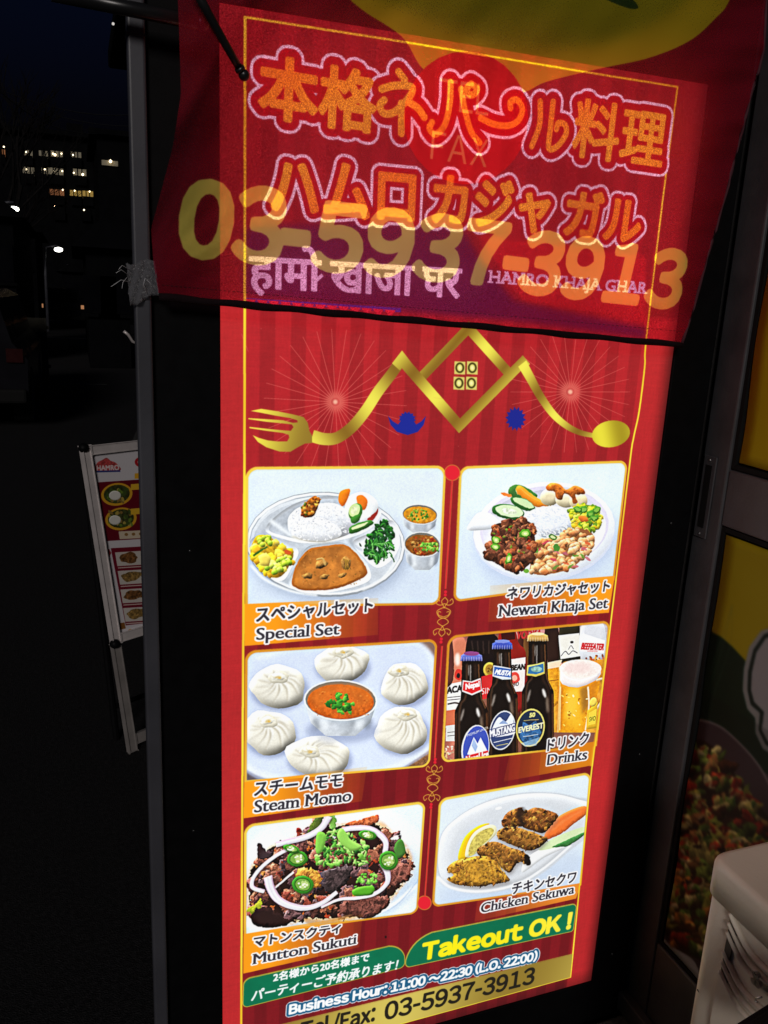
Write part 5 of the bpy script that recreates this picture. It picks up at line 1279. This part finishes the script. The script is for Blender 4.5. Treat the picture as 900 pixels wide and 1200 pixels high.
rod = thing('banner_rod', 'thin black rod with a ball end hanging over the banner', 'rod', hit(230, 0, 1, -.09))
a_, c_ = hit(222, -26, 1, -.10), hit(284, 86, 1, -.062)
tube('shaft', [a_, a_.lerp(c_, .35) + Vector((-.0015, 0, 0)), a_.lerp(c_, .7) + Vector((-.001, 0, 0)), c_], [.0056, .0052, .0047, .0044], M['rod'], rod, 12)
ball('ball_end', hit(286, 88, 1, -.062), .0068, M['rod'], rod, 2)
tube('collar', [c_.lerp(a_, .03), c_.lerp(a_, .07)], .0062, M['rod'], rod, 12)
arm = thing('support_arm', 'black horizontal support arm crossing in front of the pole at the top', 'bracket', hit(150, 16, 1, -.05))
a_, c_ = hit(60, -8, 1, -.045), hit(236, 27, 1, -.05)
tube('arm_tube', [a_, c_], .0085, M['rod'], arm, 12); ball('end_cap', c_, .0095, M['rod'], arm, 2)

# ------------------------------------------------------------------ banner
LB_ = [(-60, 206), (40, 210), (110, 212), (170, 203), (220, 190), (268, 177), (310, 180), (345, 186)]
RB_ = [(-60, 902), (20, 897), (60, 895), (120, 878), (230, 850), (330, 821), (372, 810), (402, 799)]
def curve(tab, y):
    return float(np.interp(y, [p[0] for p in tab], [p[1] for p in tab]))
def dep(px, py, s_, t_):
    A0, A1 = np.array((176, 268.)), np.array((323, 0.)); e = (A1 - A0) / np.hypot(*(A1 - A0)); nrm = np.array((e[1], -e[0]))      # points up-left
    dd = (np.array((px, py)) - A0) @ nrm
    y = -.040 - .006 * math.exp(-(dd / 9) ** 2)
    if dd > 0: y -= min(.028, dd * .0010)
    y += .0030 * math.sin(px * .021 + py * .006) + .0018 * math.sin(px * .05 - py * .02)
    y += .0016 * math.sin(px * .031 + py * .075 + 1.2 * math.sin(px * .012)) + .0009 * math.sin(px * .11 + py * .06 + 2 * math.sin(py * .02))
    cr = math.atan2(345 - py, px - 150); y += .0020 * math.sin(cr * 34) * math.exp(-math.hypot(px - 186, py - 335) / 120)
    e2 = max(0, s_ - .86) / .14
    y += e2 * (.0035 * math.sin(py * .085 + px * .05) + .002 * math.sin(py * .21)) + .012 * e2
    y += .0016 * math.sin(px * .06) * max(0, t_ - .85) / .15
    return min(y, -.012)
nu, nv = 120, 70; V = []; F = []; UV = []
for j in range(nv + 1):
    t_ = j / nv; yl, yr = -60 + 405 * t_, -60 + 462 * t_
    xl, xr = curve(LB_, yl), curve(RB_, yr)
    for i in range(nu + 1):
        s_ = i / nu; px = xl + (xr - xl) * s_; py = yl + (yr - yl) * s_ + 0.2 * math.sin(s_ * math.pi) * t_
        V.append(tuple(hit(px, py, 1, dep(px, py, s_, t_)))); cx_, cy_ = BS.px(px, py); UV.append((cx_ / BS.w, 1 - cy_ / BS.h))
for j in range(nv):
    for i in range(nu): a_ = j * (nu + 1) + i; F.append((a_, a_ + 1, a_ + nu + 2, a_ + nu + 1))
me = bpy.data.meshes.new('cloth'); me.from_pydata(V, [], F); uvl = me.uv_layers.new()
for lp in me.loops: uvl.data[lp.index].uv = UV[lp.vertex_index]
bn = thing('banner', 'thin red cloth banner with a large yellow telephone number over the light box', 'banner', (0.3, -.04, 1.5))
cm = bpy.data.materials.new('thin_printed_cloth'); cm.use_nodes = True
N, L = cm.node_tree.nodes, cm.node_tree.links; N.remove(N['Principled BSDF'])
im = N.new('ShaderNodeTexImage'); im.image = IMG_BANNER; im.interpolation = 'Cubic'
tc = N.new('ShaderNodeTexCoord')
nz = N.new('ShaderNodeTexNoise'); nz.inputs['Scale'].default_value = 620; nz.inputs['Detail'].default_value = 1.5; L.new(tc.outputs['Object'], nz.inputs['Vector'])
mr = N.new('ShaderNodeMapRange'); mr.inputs['From Min'].default_value = .32; mr.inputs['From Max'].default_value = .68; mr.inputs['To Min'].default_value = .5; mr.inputs['To Max'].default_value = 1.5; mr.clamp = False
L.new(nz.outputs['Fac'], mr.inputs['Value'])
holes = N.new('ShaderNodeMix'); holes.data_type = 'RGBA'; holes.inputs['Factor'].default_value = .0
holes.inputs['B'].default_value = (.8, .76, .78, 1)
gm_ = N.new('ShaderNodeGamma'); gm_.inputs['Gamma'].default_value = .6; L.new(im.outputs['Color'], gm_.inputs['Color'])
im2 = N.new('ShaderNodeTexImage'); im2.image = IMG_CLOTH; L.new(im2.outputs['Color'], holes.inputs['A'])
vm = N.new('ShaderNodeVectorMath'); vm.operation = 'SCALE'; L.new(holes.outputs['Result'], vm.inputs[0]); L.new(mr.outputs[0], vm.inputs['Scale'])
tr = N.new('ShaderNodeBsdfTransparent'); L.new(vm.outputs[0], tr.inputs[0])
df = N.new('ShaderNodeBsdfDiffuse'); dk = N.new('ShaderNodeVectorMath'); dk.operation = 'SCALE'; dk.inputs['Scale'].default_value = .46; L.new(im.outputs['Color'], dk.inputs[0]); L.new(dk.outputs[0], df.inputs[0])
tl_ = N.new('ShaderNodeBsdfTranslucent'); dk2 = N.new('ShaderNodeVectorMath'); dk2.operation = 'SCALE'; dk2.inputs['Scale'].default_value = .42; L.new(gm_.outputs[0], dk2.inputs[0]); L.new(dk2.outputs[0], tl_.inputs[0])
wv = N.new('ShaderNodeTexWave'); wv.inputs['Scale'].default_value = 420; wv.bands_direction = 'DIAGONAL'; wv.inputs['Distortion'].default_value = 1.5; L.new(tc.outputs['Object'], wv.inputs['Vector'])
bp = N.new('ShaderNodeBump'); bp.inputs['Strength'].default_value = .12; bp.inputs['Distance'].default_value = .0006; L.new(wv.outputs['Fac'], bp.inputs['Height']); L.new(bp.outputs[0], df.inputs['Normal'])
m1 = N.new('ShaderNodeAddShader'); L.new(df.outputs[0], m1.inputs[0]); L.new(tl_.outputs[0], m1.inputs[1])
m2 = N.new('ShaderNodeAddShader'); L.new(m1.outputs[0], m2.inputs[0]); L.new(tr.outputs[0], m2.inputs[1])
L.new(m2.outputs[0], N['Material Output'].inputs[0])
link('cloth', me, cm, bn, True)
# a line of stitches above the hem
bm = bmesh.new()
for i in range(1, nu - 1):
    a_ = Vector(V[(nv - 2) * (nu + 1) + i]) + Vector((0, -.0006, 0)); b_ = Vector(V[(nv - 2) * (nu + 1) + i + 1]) + Vector((0, -.0006, 0)); add_tube(bm, [a_.lerp(b_, .1), a_.lerp(b_, .65)], .00035, 4)
st = obj('stitching', bm, mat('dark_thread', (.03, .004, .008), .8, nscale=40), bn); st['kind'] = 'stuff'
# black webbing hem along the bottom, thin stitched hem on the right
hp = []
for i in range(0, nu + 1, 2):
    v = V[nv * (nu + 1) + i]; hp.append(Vector(v))
bm = bmesh.new(); add_tube(bm, [p + Vector((0, -.001, -.003 + .0006 * math.sin(k * .9))) for k, p in enumerate(hp)], [.0046 + .0005 * math.sin(k * .7) for k in range(len(hp))], 8)
obj('hem', bm, M['hem'], bn, True)
hp = [Vector(V[j * (nu + 1) + nu]) for j in range(0, nv + 1, 2)]
bm = bmesh.new(); add_tube(bm, hp, [.0022 + .0006 * math.sin(k * 1.3) for k in range(len(hp))], 6); o = obj('side_hem', bm, mat('maroon_seam', (.06, .01, .02), .8, nscale=40), bn, True)

# ------------------------------------------------------------------ A-frame menu board
af = thing('menu_board', 'silver A-frame board with a small printed menu on the street behind the pole', 'menu board', tuple(AF))
def afp(x, h_, o_=0.0): return AF + adx * x + aup * h_ + (adx.cross(aup)) * o_
def abar(name, x0_, h0, x1_, h1, o0, o1, m_):
    bm = bmesh.new(); vs = []
    r = bmesh.ops.create_cube(bm, size=1)
    for v in r['verts']:
        fx, fy, fz = v.co.x + .5, v.co.y + .5, v.co.z + .5
        v.co = afp(x0_ + (x1_ - x0_) * fx, h0 + (h1 - h0) * fz, o0 + (o1 - o0) * fy)
    bmesh.ops.bevel(bm, geom=list(bm.edges), offset=.003, segments=2, affect='EDGES'); bmesh.ops.recalc_face_normals(bm, faces=bm.faces)
    return obj(name, bm, m_, af)
PB = 0.375                                       # bottom of the poster frame
abar('frame_bar', 0, PB, .030, AL, -.002, .016, M['alu2']); abar('frame_bar', AW - .03, PB, AW, AL, -.002, .016, M['alu2'])
abar('frame_bar', .0305, AL - .032, AW - .0305, AL, -.002, .0155, M['alu2']); abar('frame_bar', .0305, PB, AW - .0305, PB + .03, -.002, .0155, M['alu2'])
abar('leg', 0.0, 0, .030, PB - .002, -.004, .010, M['alu3']); abar('leg', AW - .03, 0, AW, PB - .002, -.004, .010, M['alu3'])
abar('cross_bar', .031, .02, AW - .031, .055, -.003, .009, M['alu3'])
abar('back_board', .028, PB + .02, AW - .028, AL - .02, -.0015, .003, M['black'])
for (x, h_) in ((.0, AL), (0, PB), (AW, AL), (AW, PB)): ball('corner_cap', afp(x + (.008 if x < .1 else -.008), h_ + (-.006 if h_ > .9 else .0), .012), .017, M['black'], af, 2, (1, 1, 1))
c0_, c1_ = (.03, AL - .03), (AW - .03, PB + .03)
flat('poster', AS, [(a * 1200, (AL - b) * 1200) for a, b in ((c0_[0], c0_[1]), (c1_[0], c0_[1]), (c1_[0], c1_[1]), (c0_[0], c1_[1]))], .008, print_mat('a_frame_print', IMG_AFRAME, rough=.3), af)
# rear pair of legs
top_ = AF + aup * (AL - .03)
for x in (0.02, AW - .02):
    a_ = top_ + adx * x + abk * .02; b_ = AF + adx * x + abk * .10
    bm = bmesh.new(); add_tube(bm, [b_, a_], .011, 8); obj('rear_leg', bm, M['black'], af)
for h_ in (.12, .55):
    a_ = (AF + abk * .10).lerp(top_ + abk * .02, h_); bm = bmesh.new(); add_tube(bm, [a_ + adx * .02, a_ + adx * (AW - .02)], .009, 8); obj('rear_rail', bm, M['black'], af)

# ------------------------------------------------------------------ outdoor unit of the air conditioner
ac = thing('air_conditioner_unit', 'beige outdoor air conditioner unit in front of the shop door', 'air conditioner', (.65, -.85, .10))
AX = 0.50; AY1 = hit(838, 1010, 0, AX).y + .016; AY0 = AY1 - .80; AZT = hit(836, 1007, 0, AX).z; AXB = AX + .27; AZ0 = .14
def rprism(bm, x0_, x1_, y0_, y1_, z0_, z1_, r, ztop_bev, n=8):
    pts = []
    for cx, cy, a0 in ((x1_ - r, y1_ - r, 0), (x0_ + r, y1_ - r, 90), (x0_ + r, y0_ + r, 180), (x1_ - r, y0_ + r, 270)):
        for k in range(n + 1): t = R(a0 + 90 * k / n); pts.append((cx + r * math.cos(t), cy + r * math.sin(t)))
    mx_, my_ = (x0_ + x1_) / 2, (y0_ + y1_) / 2
    levels = [(z0_, 0)] + [(z1_ - ztop_bev + ztop_bev * math.sin(R(a)), ztop_bev * (1 - math.cos(R(a)))) for a in (0, 22, 45, 67, 90)]
    rings = []
    for z, ins in levels:
        rings.append([bm.verts.new((x + (mx_ - x) / abs(mx_ - x) * ins, y + (my_ - y) / abs(my_ - y) * ins, z)) for x, y in pts])
    for a, b in zip(rings, rings[1:]):
        for k in range(len(a)): bm.faces.new((a[k], a[(k + 1) % len(a)], b[(k + 1) % len(a)], b[k]))
    bm.faces.new(rings[0][::-1]); bm.faces.new(rings[-1])
bm = bmesh.new(); rprism(bm, AX, AXB, AY0, AY1, AZT - .047, AZT, .026, .009)
o = obj('lid', bm, M['beige'], ac)
bm = bmesh.new(); rprism(bm, AX + .004, AXB - .004, AY0 + .004, AY1 - .004, AZ0, AZT - .0475, .022, .0005); o = obj('casing', bm, M['beige'], ac)
for o in (bpy.data.objects['lid'], bpy.data.objects['casing']):
    for p in o.data.polygons: p.use_smooth = len(p.vertices) == 4
for y in (AY0 + .1, AY1 - .14): box('foot', (AX + .02, y - .03, .107), (AXB - .02, y + .03, AZ0 - .001), M['gasket'], ac, .004)
# raised front frame with the louvred opening (on the street side, x = AX)
def fx(px, py, x_=None): 
    p = hit(px, py, 0, AX if x_ is None else x_); return p.y, p.z
def yz(pts): return [fx(780 + x / 4.8, 950 + y / 4.8) for x, y in pts]
def plate(name, pts, xa, xb, m_, parent):
    me = bpy.data.meshes.new(name); n = len(pts)
    V_ = [(xa, y, z) for y, z in pts] + [(xb, y, z) for y, z in pts]
    F_ = [list(range(n)), list(range(n, 2 * n))[::-1]] + [(i, i + n, (i + 1) % n + n, (i + 1) % n) for i in range(n)]
    me.from_pydata(V_, [], F_); bm = bmesh.new(); bm.from_mesh(me); bmesh.ops.recalc_face_normals(bm, faces=bm.faces); bm.to_mesh(me); bm.free()
    return link(name, me, m_, parent)
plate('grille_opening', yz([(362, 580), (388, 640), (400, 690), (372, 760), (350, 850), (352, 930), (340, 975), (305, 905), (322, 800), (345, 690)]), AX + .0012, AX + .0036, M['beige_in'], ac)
for k, (sx, sy) in enumerate(((362, 580), (354, 632), (345, 684), (322, 792), (314, 845), (304, 900))):
    cv_ = open_smooth([(sx, sy), (sx + 40, sy + 90), (sx + 88, sy + 185), (sx + 155, sy + 268), (sx + 240, sy + 350), (sx + 420, sy + 520)], 6)
    pts = [fx(780 + x / 4.8, 950 + y / 4.8) for x, y in cv_]
    bm = bmesh.new(); rows = []
    for y, z in pts:
        rows.append([bm.verts.new(c) for c in ((AX + .0035, y, z + .003), (AX - .0022, y, z + .0012), (AX - .0028, y, z - .0008), (AX + .0035, y, z - .0065))])
    for a, b in zip(rows, rows[1:]):
        for q_ in range(4): bm.faces.new((a[q_], a[(q_ + 1) % 4], b[(q_ + 1) % 4], b[q_]))
    bm.faces.new(rows[0][::-1]); bm.faces.new(rows[-1]); bmesh.ops.recalc_face_normals(bm, faces=bm.faces)
    obj('louvre', bm, M['beige'], ac, True)
plate('side_panel', yz([(300, 912), (345, 990), (400, 1085), (440, 1165), (560, 1290), (560, 1600), (240, 1600), (256, 1180)]), AX - .0015, AX + .0055, M['beige'], ac)
bm = bmesh.new(); p0, p1 = yz([(160, 1012), (262, 1145)]); add_tube(bm, [(AX + .0055, p0[0], p0[1]), (AX + .0055, p1[0], p1[1])], .0012, 6); obj('panel_seam', bm, M['beige_in'], ac)
for x, y in ((536, 916), (528, 950), (548, 968)):
    p = yz([(x, y)])[0]; bm = bmesh.new(); bmesh.ops.create_cone(bm, segments=12, radius1=.0042, radius2=.0034, depth=.006, cap_ends=True, matrix=Matrix.Translation((AX - .006, p[0], p[1])) @ Matrix.Rotation(R(90), 4, 'Y')); obj('screw', bm, M['screw'], ac)
p = [Vector((AX - .0065, *q_)) for q_ in yz([(566, 1042), (534, 1046), (530, 1062), (546, 1070)])]
bm = bmesh.new(); add_tube(bm, p, .0011, 6); obj('wire_clip', bm, M['screw'], ac, True)

# dark cloth-covered edge at the very bottom right
pc = [hit(x, y, 0, .42) for x, y in ((856, 1203), (905, 1172), (930, 1172), (930, 1240), (850, 1240))]
bm = bmesh.new(); a_ = [bm.verts.new(p) for p in pc]; b2 = [bm.verts.new(p + Vector((.05, 0, 0))) for p in pc]
bm.faces.new(a_); bm.faces.new(b2[::-1])
for k in range(5): bm.faces.new((a_[k], b2[k], b2[(k + 1) % 5], a_[(k + 1) % 5]))
bmesh.ops.recalc_face_normals(bm, faces=bm.faces)
bmesh.ops.bevel(bm, geom=list(bm.edges), offset=.006, segments=3, affect='EDGES')
tag(obj('black_bag', bm, M['hem'], None, True), 'edge of a black bag cut off by the bottom right corner of the view', 'bag')

# ================================================================== FAR BACKGROUND
def far_box(name, px0, px1, ptop, y, depth, label, cat='building'):
    a = hit(px0, ptop, 1, y); b = hit(px1, ptop, 1, y)
    t = thing(name, label, cat, ((a.x + b.x) / 2, y, 0))
    box('wall', (a.x, y, 0), (b.x, y + depth, a.z), M['far'], t)
    return t, a, b
apt, a_, b_ = far_box('apartment_building', -40, 118, 148, 60, 12, 'dark apartment block with rows of lit open corridors at the end of the street')
box('lift_tower', (b_.x - 2.1, 61.5, a_.z + .26), (b_.x - 1.1, 66, a_.z + 1.1), M['far'], apt)
box("roof_slab", (a_.x - .3, 59.4, a_.z), (b_.x + .3, 72.2, a_.z + .25), M["far"], apt)
rows = [(178, 186, [(0, 6, 'o'), (28, 38, 'w'), (46, 56, 'w'), (60, 74, 'w'), (83, 95, 'w')]), (198, 207, [(27, 40, 'w'), (49, 55, 'w'), (57, 74, 'w'), (86, 101, 'w')]),
        (223, 231, [(58, 75, 'o'), (82, 95, 'y'), (97, 109, 'y')]), (243, 249, [(62, 76, 'd'), (94, 106, 'd')])]
lamps = [(4.5, 172), (30.5, 178), (62, 180), (64.5, 181.5), (72, 180), (85.5, 181.5), (31, 198.5), (52.5, 198.5), (63.5, 200.5), (73, 200.5), (86.5, 202.5), (97, 204.5), (73.5, 222.5), (87.5, 223.5), (105, 224.5), (64.5, 241.5), (98.5, 246)]
for y0_, y1_, ws in rows:
    for x0_, x1_, k in ws:
        dy = (x0_ - 60) * .04
        p, q = hit(x0_, y1_ + dy, 1, 59.98), hit(x1_, y0_ + dy, 1, 59.98)
        w_ = box('window', (p.x, 59.9, p.z), (q.x, 59.99, q.z), {'w': M['dimw'], 'o': M['dimo'], 'y': M['dimy'], 'd': M['far']}[k], apt)
        for f in (.33, .66):
            xm = p.x + (q.x - p.x) * f; box('mullion', (xm - .03, 59.86, p.z), (xm + .03, 59.898, q.z), M['far'], w_)
        box('railing', (p.x, 59.7, p.z - .45), (q.x, 59.74, p.z + .12), M['far'], w_)
for x, y in lamps: ball('corridor_lamp', hit(x, y, 1, 59.6), .055 if (x, y) not in ((64.5, 181.5), (97, 204.5)) else .085, M['glowy'], apt, 1)
rb, a_, b_ = far_box('distant_house', 113, 152, 158, 38, 8, 'dark house with one lit upper window beyond the pole')
p = hit(129.5, 189, 1, 37.8)
w_ = box('window', (p.x - .35, 37.9, p.z - .16), (p.x + .3, 37.99, p.z + .04), M['dimw'], rb); ball('window_lamp', p, .07, M['glowy'], rb, 1)
box('roof', (a_.x - .3, 37.6, a_.z), (b_.x + .3, 46.3, a_.z + .2), M['far'], rb)
def house(px0, px1, ptop, y, label, roof=.6):
    t, a, b = far_box('house', px0, px1, ptop, y, 7, label)
    bm = bmesh.new(); x0_, x1_, z = a.x - .25, b.x + .25, a.z
    vs = [bm.verts.new(c) for c in ((x0_, y - .3, z), (x1_, y - .3, z), (x1_, y + 7.3, z), (x0_, y + 7.3, z), ((x0_ + x1_) / 2, y - .3, z + roof), ((x0_ + x1_) / 2, y + 7.3, z + roof))]
    for f in ((0, 1, 4), (2, 3, 5), (1, 2, 5, 4), (3, 0, 4, 5), (0, 3, 2, 1)): bm.faces.new([vs[i] for i in f])
    obj('roof', bm, M['far'], t)
    for k in range(2):
        xm = a.x + (b.x - a.x) * (.3 + .4 * k); w_ = box('window', (xm - .3, y - .05, z - 1.2), (xm + .3, y - .002, z - .5), M['carglass'], t); box('sill', (xm - .35, y - .1, z - 1.26), (xm + .35, y - .052, z - 1.205), M['far'], w_)
house(-60, 14, 250, 17, 'dark low house at the left edge behind the picket fence')
house(-20, 40, 268, 30, 'dark gabled house between the two left street lamps')
house(100, 150, 290, 16, 'dark house with pale downpipes just left of the pole')
house(72, 108, 318, 45, 'small far house under the smallest street lamp')
def lamp(px, py, y, label, r, h_pole=True):
    p = hit(px, py, 1, y); t = thing('street_lamp', label, 'street lamp', (p.x - .4, y, 0), 'street lamps along the street')
    tube('post', [(p.x - .45, y, 0), (p.x - .45, y, p.z * .7), (p.x - .4, y, p.z + .05), (p.x - .1, y, p.z + .12), (p.x, y, p.z + .12)], [.06, .05, .04, .03, .03], M['pole'], t, 8)
    hd = ball('lamp_head', p, r, M['gloww'], t, 2, (1.35, 1, .75)); box('hood', (p.x - r * 1.3, y - r, p.z + r * .8), (p.x + r * 1.3, y + r, p.z + r), M['far'], t)
lamp(16.5, 245, 18, 'bright street lamp nearest the left edge, highest of the three', .072)
lamp(68.5, 292.5, 30, 'bright street lamp in the middle of the three, on a thin post', .105)
lamp(88, 312, 46, 'smallest and lowest street lamp, beside the middle one', .12)
# picket fence on the left
fn = thing('picket_fence', 'pale picket fence along the left side of the dark street', 'fence', (-1.6, 12, 0))
pa, pb = hit(6, 365, 1, 13.0), hit(52, 365, 1, 13.0)
nF = 18
for k in range(nF):
    x = pa.x + (pb.x - pa.x) * k / (nF - 1); box('picket', (x - .018, 13.0, .02), (x + .018, 13.02, 1.02 + pa.z * 0), M['fence'], fn)
for z in (.25, .85): box('rail', (pa.x - .05, 13.021, z), (pb.x + .05, 13.05, z + .05), M['fence'], fn)
# two parked cars
def car(px, y, label, s_=1, tailm=None):
    c = hit(px, 380, 1, y); x = c.x
    t = thing('parked_car', label, 'car', (x, y, 0), 'cars parked along the street')
    bm = bmesh.new()
    prof = [(-.85, .28), (-.86, .75), (-.72, .92), (-.6, 1.36), (-.45, 1.45), (.45, 1.45), (.6, 1.36), (.72, .92), (.86, .75), (.85, .28)]
    vs = [[bm.verts.new((x + a * s_, y + yy, z * s_)) for a, z in prof] for yy in (0, .25, 3.4, 3.7)]
    for a, b in zip(vs, vs[1:]):
        for k in range(len(prof)): bm.faces.new((a[k], a[(k + 1) % 10], b[(k + 1) % 10], b[k]))
    bm.faces.new(vs[0]); bm.faces.new(vs[-1][::-1]); bmesh.ops.recalc_face_normals(bm, faces=bm.faces)
    obj('body', bm, M['carp'], t)
    box('rear_window', (x - .52 * s_, y - .02, .96 * s_), (x + .52 * s_, y - .003, 1.32 * s_), M['carglass'], t); box('number_plate', (x - .17, y - .02, .5), (x + .17, y - .004, .62), M['far'], t)
    box('bumper', (x - .84 * s_, y - .10, .3), (x + .84 * s_, y - .021, .45), M['gasket'], t, .03)
    for sx in (-1, 1):
        box('tail_light', (x + sx * .74 * s_ - .08, y - .03, .72), (x + sx * .74 * s_ + .08, y - .003, .86), tailm or M['tail_off'], t)
        for yy in (.7, 2.9):
            bm = bmesh.new(); bmesh.ops.create_cone(bm, segments=20, radius1=.31, radius2=.31, depth=.2, cap_ends=True, matrix=Matrix.Translation((x + sx * .76, y + yy, .312)) @ Matrix.Rotation(R(90), 4, 'Y')); w_ = obj('wheel', bm, M['tyre'], t)
car(-80, 8.3, 'dark parked car cut by the left edge of the view'); car(74, 33, 'far parked car with small orange lights', tailm=M['tail'])
# bicycle standing behind the pole
bk = thing('bicycle', 'dark bicycle with a pale curved handlebar standing behind the pole', 'bicycle', (-.25, 4.2, 0))
def ring(name, c, r, tr_, m_):
    bm = bmesh.new(); pts = [Vector(c) + Vector((math.sin(0.25) * r * math.cos(k * math.tau / 28), r * math.cos(k * math.tau / 28), r * math.sin(k * math.tau / 28))) for k in range(29)]
    add_tube(bm, pts, tr_, 6, False); return obj(name, bm, m_, bk, True)
bx, by = hit(150, 430, 1, 4.2).x + .06, 4.2
w1, w2 = Vector((bx, by, .33)), Vector((bx + .25, by + 1.0, .33))
for w_ in (w1, w2):
    o = ring('wheel', w_, .32, .017, M['tyre'])
    for k in range(8): t = k * math.pi / 8; dd_ = Vector((math.sin(.25) * math.cos(t), math.cos(t), math.sin(t))) * .31; bm = bmesh.new(); add_tube(bm, [w_ - dd_, w_ + dd_], .0015, 4); obj('spoke', bm, M['chrome'], o)
hd_ = w1 + Vector((.03, .12, .45)); st_ = w1.lerp(w2, .62) + Vector((0, 0, .45)); bb_ = w1.lerp(w2, .5) + Vector((0, 0, -.04))
for a, b in ((w1, hd_), (hd_, bb_), (bb_, st_), (st_, w2), (bb_, w2), (hd_ - Vector((0, 0, .06)), st_ - Vector((0, 0, .1)))): bm = bmesh.new(); add_tube(bm, [a, b], .014, 8); obj('frame_tube', bm, M['carp'], bk, True)
box('saddle', st_ + Vector((-.06, -.12, .04)), st_ + Vector((.06, .12, .09)), M['tyre'], bk, .02)
pts = [hit(145, 388, 1, 4.2), hit(150, 392, 1, 4.2), hit(155, 400, 1, 4.22), hit(162, 403, 1, 4.24), hd_ + Vector((0.02, 0, .1)), hd_ + Vector((.25, .05, .1))]
bm = bmesh.new(); add_tube(bm, [tuple(p) for p in pts], .009, 8); obj('handlebar', bm, M['alu2'], bk, True)
# bare tree at the left and overhead wires
random.seed(12)
def tree(px, y, ptop, label):
    b0 = hit(px, 380, 1, y); b0.z = 0; H = hit(px, ptop, 1, y).z
    t = thing('bare_tree', label, 'tree', tuple(b0)); bmt = bmesh.new(); bmc = bmesh.new()
    add_tube(bmt, [b0, b0 + Vector((.05, 0, H * .25)), b0 + Vector((-.02, 0, H * .45))], [.16, .12, .09], 8)
    def br(p, d_, l, r, k):
        q = p + d_ * l; add_tube(bmc, [p, p.lerp(q, .5) + Vector((random.uniform(-.05, .05),) * 3) * l, q], [r, r * .8, r * .55], 5)
        if k:
            for _ in range(3): br(p.lerp(q, random.uniform(.6, 1)), (d_ + Vector((random.uniform(-.7, .7), random.uniform(-.7, .7), random.uniform(-.1, .6)))).normalized(), l * .68, r * .55, k - 1)
    for _ in range(5): br(b0 + Vector((0, 0, H * random.uniform(.3, .45))), Vector((random.uniform(-.8, .8), random.uniform(-.5, .5), 1)).normalized(), H * .26, .06, 4)
    obj('trunk', bmt, M['bark'], t, True); o = obj('crown', bmc, M['bark'], t)
tree(10, 20, 40, 'bare tree against the night sky at the upper left')
tree(4, 26, 175, 'smaller bare tree lower down behind the nearest street lamp')
for k, (x0_, y0_, x1_, y1_, yd) in enumerate(((0, 92, 148, 120, 22), (0, 100, 148, 135, 24), (0, 74, 60, 138, 18), (25, 30, 38, 96, 15), (8, 36, 20, 120, 15))):
    a_, b_ = hit(x0_ - 60, y0_ - (y1_ - y0_) * .4, 1, yd), hit(x1_ + 60, y1_ + (y1_ - y0_) * .3, 1, yd + 4)
    if k > 2: continue
    pts = [a_.lerp(b_, q / 12) - Vector((0, 0, .5 * math.sin(math.pi * q / 12))) for q in range(13)]
    bm = bmesh.new(); add_tube(bm, pts, .012, 5); o = obj('overhead_wire', bm, M['wire'], None, True)
    tag(o, ['upper overhead wire crossing the night sky', 'lower overhead wire crossing the night sky', 'steep overhead wire sloping down from the left edge'][k], 'wire')
